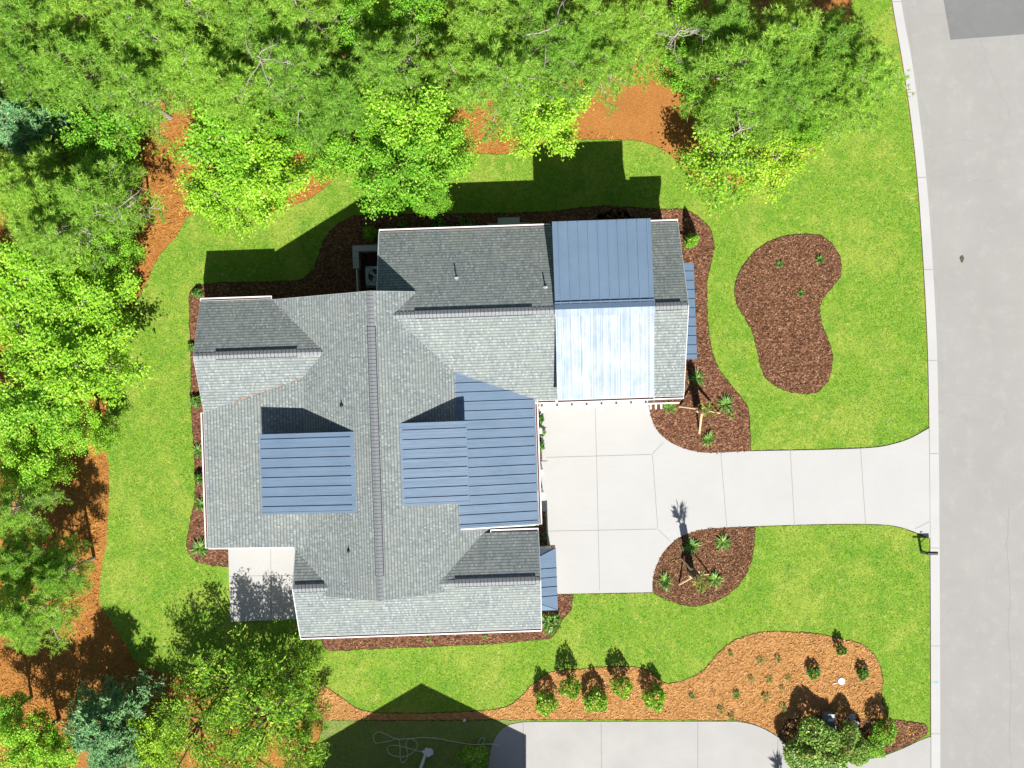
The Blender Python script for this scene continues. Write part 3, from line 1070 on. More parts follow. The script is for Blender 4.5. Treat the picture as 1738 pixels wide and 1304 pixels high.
# pergola arbor over the garage doors: rafter tails and beam
mb = MB()
mb.box(1.0, 7.3, -1.10, -1.04, 2.52, 2.66)
mb.build('arbor_beam', 'trim', HR)
for a in (1.04, 1.28, 1.95, 2.6, 3.25, 3.9, 4.55, 5.2, 5.85, 6.05, 6.28, 6.52):
    mb = MB()
    mb.box(a - .035, a + .035, -1.32, -.44, 2.40, 2.51)
    mb.build('rafter_tail', 'trim', HR)
# garage doors
for a in (1.5, 4.6):
    mb = MB()
    for r in range(4):
        for c in range(4):
            mb.box(a + c * .6 + .03, a + c * .6 + .57, -.50, -.47, .1 + r * .55 + .03, .1 + r * .55 + .52)
    mb.box(a, a + 2.4, -.475, -.452, .08, 2.3)
    mb.build('garage_door', 'door', HR)


def window(c, wdir, wd, hg, z, out):
    """c = centre on wall, wdir along wall, out = outward"""
    c, wdir, out = Vector((*c, z)), Vector((*wdir, 0)), Vector((*out, 0))
    def fr(x0, x1, z0, z1, t, mi, mbb):
        q = [c + wdir * x + Vector((0, 0, zz)) for x, zz in ((x0, z0), (x1, z0), (x1, z1), (x0, z1))]
        q2 = [p + out * t for p in q]
        mbb.face(q2, None, mi)
        for i in range(4):
            j = (i + 1) % 4
            mbb.face([q[i], q[j], q2[j], q2[i]], None, mi)
    f = MB()
    h = wd / 2
    fr(-h - .08, h + .08, -.08, 0, .05, 0, f); fr(-h - .08, h + .08, hg, hg + .1, .05, 0, f)
    fr(-h - .08, -h, 0, hg, .05, 0, f); fr(h, h + .08, 0, hg, .05, 0, f); fr(-.02, .02, 0, hg, .035, 0, f); fr(-h, h, hg / 2 - .02, hg / 2 + .02, .033, 0, f)
    w_ = f.build('window', 'trim', HR)
    g = MB()
    fr(-h, h, 0, hg, .02, 0, g)
    g.build('pane', 'glass', w_)


for a in (-4.3, -1.6, 3.0, 5.0):
    window((a, 6.492), (1, 0), 1.0, 1.4, .9, (0, 1))
for a in (2.7, 4.0, 5.3):
    window((a, 6.563), (1, 0), .8, .9, 3.9, (0, 1))
for b in (1.2, 4.6):
    window((7.252, b), (0, 1), 1.0, 1.4, .9, (1, 0))
for b in (-5.4, -3.6, -1.8, 1.6):
    window((-13.202, b), (0, 1), 1.1, 1.5, .8, (-1, 0))
for a in (-8, -6, -4, -1.5):
    window((a, -10.362), (1, 0), 1.0, 1.4, .9, (0, -1))
for b in (-4.2, -3.0):
    window((-10.552, b), (0, 1), .8, .6, 4.0, (-1, 0))
    window((-2.098, b), (0, 1), .8, .6, 4.15, (1, 0))
window((.702, -8.6), (0, 1), 1.6, 1.5, .8, (1, 0))
mb = MB()
mb.box(.452, .50, -3.6, -2.6, .12, 2.3)
dr = mb.build('front_door', 'door', HR)
mb = MB(); mb.box(.50, .56, -3.5, -3.44, 1.05, 1.2); mb.build('handle', 'dark', dr)
for b in (-4.9, -2.1, -3.9):
    mb = MB()
    mb.box(1.02, 1.24, b - .11, b + .11, .10, 2.85)
    mb.build('porch_column', 'trim', HR)


# metal awnings
def awning(a0, a1, b0, b1, zw, ze, name, hips=0.0):
    mb = MB()
    A, B = Vector((a0, b0, zw)), Vector((a0, b1, zw))
    C, D = Vector((a1, b1 , ze)), Vector((a1, b0, ze))
    if hips:
        A2, B2 = A + Vector((0, hips, 0)), B - Vector((0, hips, 0))
        mb.slab([A2, D, C, B2], .05)
        mb.slab([Vector((a0, b0, ze)), D, A2], .05)
        mb.slab([Vector((a0, b1, ze)), B2, C], .05)
        lo, hi = b0 + hips, b1 - hips
        mb.tube([A2, D], .022, 4); mb.tube([B2, C], .022, 4)
    else:
        mb.slab([A, D, C, B], .05)
        lo, hi = b0, b1
    n = Vector((zw - ze, 0, a1 - a0)).normalized()
    b = lo + .2
    while b < hi - .08:
        p, q = Vector((a0, b, zw)), Vector((a1, b, ze))
        u = Vector((0, .013, 0))
        mb.slab([v + n * .04 for v in (p - u, p + u, q + u, q - u)], .045)
        b += .405
    return mb.build(name, 'metal', HR)


aw = awning(7.255, 8.17, .82, 5.05, 2.78, 2.42, 'awning')
for b in (1.0, 1.95, 2.95, 3.9, 4.85):
    mb = MB()
    mb.tube([(7.25, b, 1.6), (8.28, b, 2.32)], .04, 4)
    mb.box(7.25, 8.30, b - .04, b + .04, 2.27, 2.36)
    mb.build('bracket', 'dark', aw)
awning(.705, 1.68, -10.0, -7.28, 2.78, 2.45, 'bay_roof', .42)
mb = MB()
mb.box(.70, 1.50, -9.85, -7.45, .0, 2.40)
mb.build('bay_wall', 'siding', HR)

# roof pipes
for (a, b, z) in ((-2.2, 4.55, 4.45), (1.55, 4.0, 4.82), (-7.15, -.65, 5.1), (-7.05, -6.75, 5.15)):
    mb = MB()
    mb.lathe([(.11, 0), (.10, .03), (.04, .06), (.03, .12), (.03, .42 if b > 3 else .24), (.0, .42 if b > 3 else .24)], 10, (a, b, z))
    mb.build('vent_pipe', 'dark' if b < 3 else 'ac', HR)


def HP(a, b, z=0.0):
    return Vector((a * math.cos(TH) - b * math.sin(TH), a * math.sin(TH) + b * math.cos(TH), z))


# ------------------------------------------------------------------ air conditioner, screen wall, stoop
ac = empty('air_conditioner', HP(-6.02, 5.10, .06), TH, 'round fan air conditioner in the dark corner behind the screen wall', 'air conditioner')
mb = MB()
mb.box(-.42, .42, -.42, .42, .06, .72)
for i in range(14):
    z = .12 + i * .042
    mb.box(-.43, .43, -.43, .43, z, z + .014)
mb.build('body', 'ac', ac)
mb = MB(); mb.box(-.5, .5, -.5, .5, 0, .055); mb.build('base_pad', 'drive_old', ac)
mb = MB()
seg = 28
for k in range(seg):
    t0, t1 = 2 * math.pi * k / seg, 2 * math.pi * (k + 1) / seg
    def sq(t, r=.43):
        c, s_ = math.cos(t), math.sin(t); m_ = max(abs(c), abs(s_)); return (c / m_ * r, s_ / m_ * r)
    i0 = (.31 * math.cos(t0), .31 * math.sin(t0)); i1 = (.31 * math.cos(t1), .31 * math.sin(t1))
    mb.slab([(*i0, .80), (*sq(t0), .80), (*sq(t1), .80), (*i1, .80)], .08)
mb.build('top_panel', 'ac', ac)
mb = MB(); mb.lathe([(.31, .725), (.0, .725)], 24); mb.build('fan_well', 'dark', ac)
for k in range(3):
    mb = MB()
    R = Matrix.Rotation(k * 2 * math.pi / 3 + .4, 4, 'Z')
    mb.slab([R @ Vector(p) for p in ((.05, -.06, .75), (.28, -.13, .74), (.29, .06, .79), (.05, .05, .77))], .008)
    mb.build('fan_blade', 'ac', ac)
mb = MB(); mb.lathe([(.07, .74), (.07, .80), (.0, .82)], 12); mb.build('fan_hub', 'ac', ac)

sc_ = empty('screen_wall', HP(-6.9, 6.4, .04), TH, 'low stone screen wall with pale capstones around the air conditioner', 'wall')
mb = MB(); mb.box(0, 1.33, -.2, 0, 0, 1.35); mb.box(0, .2, -.95, -.2, 0, 1.35); mb.build('wall', 'brick', sc_)
mb = MB()
for i in range(9):
    mb.box(-.02 + i * .152, -.02 + i * .152 + .144, -.24, .03, 1.352, 1.42)
for i in range(5):
    mb.box(-.03, .24, -.245 - (i + 1) * .15, -.245 - i * .15 - .008, 1.352, 1.42)
mb.build('capstone', 'curb', sc_)
mb = MB(); mb.box(.09, .13, -2.1, -1.0, .05, 1.25); mb.build('gate', 'trim', sc_)

st = empty('stoop', HP(.1, 6.6, .04), TH, 'grey back door stoop with one step against the north wall', 'step')
mb = MB(); mb.box(-.95, .95, 0, .72, 0, .40); mb.build('landing', 'ac', st)
mb = MB(); mb.box(-.5, .5, .72, 1.0, 0, .2); mb.build('step', 'ac', st)


# ------------------------------------------------------------------ mailbox, utility boxes, lid, hose, downpipe
mx = empty('mailbox', W(1563, 935, .03), 0, 'black mailbox on a post beside the curb at the driveway mouth', 'mailbox')
mx.scale = (.9, .8, .78)
mb = MB(); mb.box(-.055, .055, -.055, .055, 0, 1.18); mb.build('post', 'dark', mx)
mb = MB(); mb.box(-.30, .50, -.035, .035, 1.0, 1.06); mb.tube([(.05, 0, .62), (.38, 0, 1.0)], .03, 4); mb.build('arm', 'dark', mx)
mb = MB()
prof = [(-.09, 0), (.09, 0)] + [(.09 * math.cos(t), .12 + .09 * math.sin(t)) for t in [math.pi * k / 8 for k in range(9)]]
X0, X1 = .02, .52
mb.face([(X0, y, 1.065 + z) for y, z in prof][::-1]); mb.face([(X1, y, 1.065 + z) for y, z in prof])
for i in range(len(prof)):
    j = (i + 1) % len(prof)
    mb.face([(X0, prof[i][0], 1.065 + prof[i][1]), (X1, prof[i][0], 1.065 + prof[i][1]), (X1, prof[j][0], 1.065 + prof[j][1]), (X0, prof[j][0], 1.065 + prof[j][1])])
bx = mb.build('box', 'dark', mx)
mb = MB(); mb.box(.1, .13, .095, .11, 1.12, 1.34); mb.box(.1, .22, .095, .11, 1.28, 1.34); mb.build('flag', 'dark', bx)
mb = MB(); mb.lathe([(.05, 1.18), (.07, 1.2), (.0, 1.27)], 8); mb.build('finial', 'dark', mx)

ub = empty('utility_pedestal', W(1402, 1218, .05), 0, 'blue grey utility pedestal with a white top label in the hedge shadow', 'utility box')
mb = MB()
mb.box(-.19, .19, -.30, .30, 0, .62); mb.slab([(-.21, -.32, .63), (.21, -.32, .63), (.21, .32, .72), (-.21, .32, .72)], .05)
mb.build('cabinet', 'util', ub)
mb = MB(); mb.slab([(-.08, .0, .715), (.16, .0, .715), (.16, .13, .735), (-.08, .13, .735)], .02); mb.build('label_plate', 'white', ub)
ub = empty('utility_vault', W(1404, 1238, .05), 0, 'flat dark blue utility vault lid next to the hedge', 'utility box')
mb = MB(); mb.box(-.38, .38, -.18, .18, 0, .12); mb.build('vault', 'util', ub)
mb = MB(); mb.box(-.34, .34, -.14, .14, .122, .15); mb.build('lid', 'util', ub)
pp = empty('vent_standpipe', W(1449, 1224, .05), 0, 'short white capped standpipe by the bright green bush', 'pipe')
mb = MB(); mb.lathe([(.08, 0), (.08, .45), (.11, .45), (.11, .55), (.0, .60)], 14); mb.build('pipe', 'white', pp)
mb = MB(); mb.lathe([(.16, 0), (.14, .12), (.0, .14)], 12, (-.09, .2, 0)); mb.build('valve_cover', 'ac', pp)
ld = empty('cleanout_lid', W(1428, 1156, .05), 0, 'round white cleanout lid lying on the pale pine straw', 'lid')
mb = MB(); mb.lathe([(.165, 0), (.165, .04), (.14, .06), (.0, .07)], 18); mb.build('lid', 'white', ld)
mb = MB(); mb.tube([(-.42, -.14, .02), (-.2, -.08, .04)], .02, 5); mb.build('pull_tab', 'white', ld)
mb = MB()
c = W(1587, 1157)
mb.face([(c.x - .16, c.y - .012, .0893), (c.x + .16, c.y - .016, .0893), (c.x + .16, c.y + .016, .0893), (c.x - .16, c.y + .012, .0893)])
mb.face([(c.x + .0, c.y - .07, .0897), (c.x + .05, c.y - .07, .0897), (c.x + .04, c.y + .07, .0897), (c.x + .01, c.y + .07, .0897)])
tag(mb.build('utility_paint_mark', 'bluepaint'), 'small blue utility paint mark on the curb top', 'paint mark')
mb = MB()
c = W(1632, 440)
pts = [(.10 * math.cos(t) * (1 + .25 * math.sin(3 * t)) * .9, .16 * math.sin(t), 0) for t in [2 * math.pi * k / 14 for k in range(14)]]
mb.slab([(c.x + x, c.y + y, .05 + .02 * math.sin(x * 30)) for x, y, _ in pts], .012)
tag(mb.build('dry_leaf', 'dryleaf'), 'single dark dry leaf cluster lying on the empty street', 'leaf')

# hose on the neighbour's grass
def hose():
    pts = [(848, 1266), (835, 1263), (812, 1263), (816, 1254), (822, 1253), (820, 1262), (805, 1264), (770, 1259), (740, 1253), (715, 1252), (690, 1254), (672, 1254), (650, 1244), (640, 1243), (634, 1250), (638, 1261), (660, 1258), (675, 1254), (679, 1266), (679, 1284), (682, 1294), (688, 1292), (692, 1280), (689, 1262), (695, 1254), (706, 1258), (708, 1268), (697, 1280), (680, 1285), (662, 1280), (657, 1270), (665, 1265), (682, 1267), (700, 1272), (718, 1277)]
    P = smooth(img(pts, .06), closed=False, step=.08)
    for i, p in enumerate(P): p.z = .075 + .012 * math.sin(i * .7)
    mb = MB(); mb.tube(P, .017, 5)
    tag(mb.build('garden_hose', 'hose', None, True), 'pale garden hose in loose loops on the shaded grass', 'hose')


hose()
dp = empty('drain_extension', W(722, 1280, .05), 0, 'white downspout extension ending in a splash block beside the hose', 'downspout')
mb = MB(); mb.tube([(-.02, -.08, .1), (-.25, -.75, .12), (-.33, -1.5, .2)], .07, 4); mb.build('pipe', 'white', dp)
mb = MB()
k = 13
mb.slab([(.12 + (.24 + .05 * math.sin(i * 2.3)) * math.cos(2 * math.pi * i / k), .10 + (.20 + .04 * math.cos(i * 3.1)) * math.sin(2 * math.pi * i / k), .10) for i in range(k)], .06)
mb.build('splash_block', 'white', dp)
mb = MB(); mb.box(-.015, .015, -.005, .005, 0, .35); mb.slab([(.0, 0, .35), (.10, .02, .35), (.10, .14, .33), (0, .12, .33)], .006)
mk = mb.build('marker_flag', 'white'); mk.location = W(787, 1222, .04); tag(mk, 'tiny white marker flag at the edge of the straw strip', 'flag')

# neighbour house just past the frame; its gable throws the pointed shadow
NH = empty('neighbour_house', (W(747, 1342).x, W(747, 1342).y, 0), 0, 'gabled neighbour house whose pointed shadow falls on the lower lawn', 'house')
hw, an, en = 4.32, 6.2, 6.2 - 4.32 * P1
mb = MB()
hl, el = 5.9, an - 5.9 * P1
mb.slab([(-hl, -9, el), (0, -9, an), (0, 0, an), (-hl, 0, el)], .18)
mb.slab([(0, -9, an), (hw, -9, en), (hw, 0, en), (0, 0, an)], .18)
mb.build('roof', 'shingle', NH)
mb = MB()
pts = [(-hl + .3, 0), (hw - .3, 0), (hw - .3, en + .0), (0, an - .22), (-hl + .3, el + .0)]
f0 = [(x, -.25, z) for x, z in pts]; f1 = [(x, -8.8, z) for x, z in pts]
mb.face(f0[::-1]); mb.face(f1)
for i in range(5):
    j = (i + 1) % 5
    mb.face([f0[i], f0[j], f1[j], f1[i]])
mb.build('wall', 'siding', NH)
mb = MB(); mb.box(hw - .05, hw + .06, -9, 0, en - .12, en - .02); mb.build('gutter', 'trim', NH)


# ------------------------------------------------------------------ plants
def leaf_quads(rs, cen, size, nrm_up=.6, asp=.6, jitter=0.0, dirs=None):
    """rhombus leaves at cen (n,3); normals lean up; returns (4n,3)"""
    n = len(cen)
    nr = rs.normal(size=(n, 3))
    nr[:, 2] = np.abs(nr[:, 2]) + nrm_up * 2
    nr /= np.linalg.norm(nr, axis=1)[:, None]
    d = rs.normal(size=(n, 3)) if dirs is None else dirs + rs.normal(size=(n, 3)) * .4
    d -= nr * (d * nr).sum(1)[:, None]
    d /= np.linalg.norm(d, axis=1)[:, None] + 1e-9
    e = np.cross(nr, d)
    sz = (size * rs.uniform(.6, 1.35, n))[:, None]
    v = np.empty((n, 4, 3))
    v[:, 0] = cen - d * sz * .5
    v[:, 1] = cen + e * sz * asp * .5 - d * sz * .05
    v[:, 2] = cen + d * sz * .5
    v[:, 3] = cen - e * sz * asp * .5 - d * sz * .05
    return v.reshape(-1, 3)


def needles(rs, cen, dirs, length, width, per, spread=.8):
    """bristle tufts: long thin triangles fanning around dirs"""
    n = len(cen)
    c = np.repeat(cen, per, 0)
    d = np.repeat(dirs, per, 0) + rs.normal(size=(n * per, 3)) * spread
    d /= np.linalg.norm(d, axis=1)[:, None] + 1e-9
    s_ = np.cross(d, rs.normal(size=d.shape) * .45 + np.array([0, 0, 1.0]))
    s_ /= np.linalg.norm(s_, axis=1)[:, None] + 1e-9
    L = (length * rs.uniform(.6, 1.2, n * per))[:, None]
    v = np.empty((n * per, 3, 3))
    v[:, 0] = c - s_ * width * .5
    v[:, 1] = c + s_ * width * .5
    v[:, 2] = c + d * L
    return v.reshape(-1, 3)


def skeleton(rs, kind, R, Ht, base):
    """limbs: list of polylines with radii; tips: list of twig points and directions"""
    limbs = []
    tips = []
    tr = .055 * R + .03
    top = Ht * (.88 if kind != 'pine' else .97)
    lean = rs.uniform(-.25, .25, 2)
    trunk = [Vector((lean[0] * t ** 2 + .05 * math.sin(5 * t), lean[1] * t ** 2, top * t)) for t in np.linspace(0, 1, 7)]
    limbs.append((trunk, [tr * (1 - .8 * t) for t in np.linspace(0, 1, 7)], 7))
    nl = {'pine': 34, 'cedar': 40, 'broad': 20, 'thin': 18}[kind]
    for i in range(nl):
        f = (i + .5) / nl
        if kind in ('pine', 'cedar'):
            zf = base + (1 - base) * f ** .9
            z = Ht * zf * .96
            r = R * (1 - f) ** (.65 if kind == 'pine' else .8) * rs.uniform(.75, 1.1) + .3
            rise = rs.uniform(.0, .35) * r * .6
        else:
            zf = base + (.86 - base) * f
            z = top * zf
            r = R * math.sqrt(max(.05, 1 - (abs(f - .32) / .9) ** 1.6)) * rs.uniform(.7, 1.08) * (1 - .45 * f)
            rise = (Ht - z) * rs.uniform(.25, .8)
        a = i * 2.399 + rs.uniform(-.4, .4)
        t_ = z / top
        p0 = trunk[min(6, int(t_ * 6))].lerp(trunk[min(6, int(t_ * 6) + 1)], t_ * 6 - int(t_ * 6))
        dr = Vector((math.cos(a), math.sin(a), 0))
        sd = Vector((-dr.y, dr.x, 0))
        bend = rs.uniform(-.18, .18) * r
        pts = []
        for t in np.linspace(0, 1, 6):
            pts.append(p0 + dr * r * t + sd * bend * t * t + Vector((0, 0, rise * t ** (.8 if kind in ('broad', 'thin') else 1.6))))
        rr = tr * .45 * (1 - f * .6)
        limbs.append((pts, [rr * (1 - .85 * t) + .004 for t in np.linspace(0, 1, 6)], 5))
        # twigs
        nt_ = {'pine': 13, 'cedar': 12, 'broad': 11, 'thin': 10}[kind]
        for k in range(nt_):
            t = .28 + .72 * (k + .5) / nt_
            ip = t * 5
            q = pts[int(min(4, ip))].lerp(pts[int(min(4, ip)) + 1], ip - int(min(4, ip)))
            side = 1 if k % 2 else -1
            tl = r * .34 * (1.15 - t * .6) * rs.uniform(.6, 1.2)
            tdir = (dr * .6 + sd * side * rs.uniform(.3, 1.0) + Vector((0, 0, rs.uniform(-.15, .5)))).normalized()
            e = q + tdir * tl
            if k % 3 == 0:
                limbs.append(([q, q.lerp(e, .5) + Vector((0, 0, .03)), e], [rr * .3 + .003, rr * .2 + .003, .004], 3))
            tips.append((q, e, tdir))
        tips.append((pts[-2], pts[-1] + dr * .15, dr))
    return limbs, tips


def limb_mesh(name, limbs, mat, seed=0):
    mb = MB()
    for pts, rads, seg in limbs:
        mb.tube(pts, rads, seg, 0, False)
    me = mb.build(name, mat, None, True)
    me_ = me.data
    bpy.data.objects.remove(me)
    return me_


PROTO = {}


def make_tree_proto(key, kind, seed, R, Ht, base, leafmat, bark, dens=1.0, lsize=.17, clump=.40, nrm=.55, sparse=0.0):
    rs = np.random.RandomState(seed)
    limbs, tips = skeleton(rs, kind, R, Ht, base)
    tm = limb_mesh('trunk', limbs, bark)
    if kind in ('broad', 'thin'):
        C = []; D = []
        for q, e, d in tips:
            if rs.rand() < sparse: continue
            k = int(26 * dens * rs.uniform(.5, 1.5))
            t = rs.uniform(.15, 1.15, (k, 1))
            qq, ee = np.array(q), np.array(e)
            off = rs.normal(size=(k, 3)) * np.array([clump, clump, clump * .45]) * .5
            C.append(qq + (ee - qq) * t + off)
            D.append(np.tile(np.array(d), (k, 1)))
        C = np.concatenate(C); D = np.concatenate(D)
        C[:, 2] = np.maximum(C[:, 2], .15)
        v = leaf_quads(rs, C, lsize, nrm, .62 if kind == 'broad' else .36, dirs=D)
        me = raw_mesh('crown', v, 4, leafmat)
    else:
        C = []; D = []
        for q, e, d in tips:
            if rs.rand() < sparse: continue
            k = int((7 if kind == 'pine' else 8) * dens)
            t = np.linspace(.1, 1.1, k)[:, None]
            qq, ee = np.array(q), np.array(e)
            C.append(qq + (ee - qq) * t + rs.normal(size=(k, 3)) * .10)
            D.append(np.tile(np.array(d) * .8 + np.array([0, 0, .35]), (k, 1)))
        C = np.concatenate(C); D = np.concatenate(D)
        v = needles(rs, C, D, .27 if kind == 'pine' else .16, .036 if kind == 'pine' else .045, 9 if kind == 'pine' else 8, .75)
        me = raw_mesh('crown', v, 3, leafmat)
    PROTO[key] = (tm, me, R, Ht * (.70 if kind != 'pine' else .72))


make_tree_proto('maple0', 'broad', 1, 2.8, 7.2, .22, 'maple', 'bark_grey', 1.6, .16, .50, .8)
make_tree_proto('maple1', 'broad', 2, 2.8, 6.6, .20, 'maple', 'bark_grey', 1.6, .15, .46, .8)
make_tree_proto('broad0', 'broad', 3, 2.7, 7.4, .22, 'broad', 'bark', 1.4, .14, .46, .75)
make_tree_proto('broad1', 'broad', 4, 2.7, 7.0, .20, 'broad', 'bark', 1.4, .135, .42, .75)
make_tree_proto('pine0', 'pine', 5, 2.5, 9.0, .42, 'pine', 'bark_grey', 1.0)
make_tree_proto('pine1', 'pine', 6, 2.5, 8.4, .38, 'pine', 'bark_grey', 1.0)
make_tree_proto('pine2', 'pine', 7, 2.5, 9.4, .45, 'pine', 'bark_grey', .9, sparse=.15)
make_tree_proto('cedar0', 'cedar', 8, 2.0, 5.6, .12, 'cedar', 'bark', 1.1)
make_tree_proto('scrub0', 'broad', 9, 2.4, 4.6, .14, 'scrub', 'bark_grey', 1.1, .14, .42, .7, .08)
make_tree_proto('scrub1', 'broad', 10, 2.4, 4.2, .14, 'scrub', 'bark_grey', 1.1, .13, .42, .7, .08)
make_tree_proto('thin0', 'thin', 11, 3.0, 6.4, .12, 'thin', 'bark', 1.0, .19, .42, .35, .06)
make_tree_proto('thin1', 'thin', 12, 3.0, 6.0, .12, 'thin', 'bark', 1.15, .17, .40, .35, .10)
NAMES = {'maple': ('maple_tree', 'maple tree'), 'broad': ('broadleaf_tree', 'tree'), 'pine': ('pine_tree', 'pine tree'), 'cedar': ('cedar_tree', 'cedar tree'), 'scrub': ('scrub_tree', 'small tree'), 'thin': ('willow_oak_tree', 'tree')}


def tree(key, px, py, rpx, label, zs=1.0, rot=None, group='trees of the wood around the lot'):
    tm, cm, R, hc = PROTO[key]
    kn = key[:-1]
    r = rpx * PX * .88
    s_ = r / R
    s_z = (.55 * s_ + .45) * zs
    loc = W(px, py, hc * s_z)
    loc.z = 0
    o = empty(NAMES[kn][0], loc, rnd.uniform(0, 6.28) if rot is None else rot, label, NAMES[kn][1], group)
    o.scale = (s_, s_, s_z)
    for nm_, me in (('trunk', tm), ('crown', cm)):
        c = bpy.data.objects.new(nm_, me)
        COL.objects.link(c)
        c.parent = o


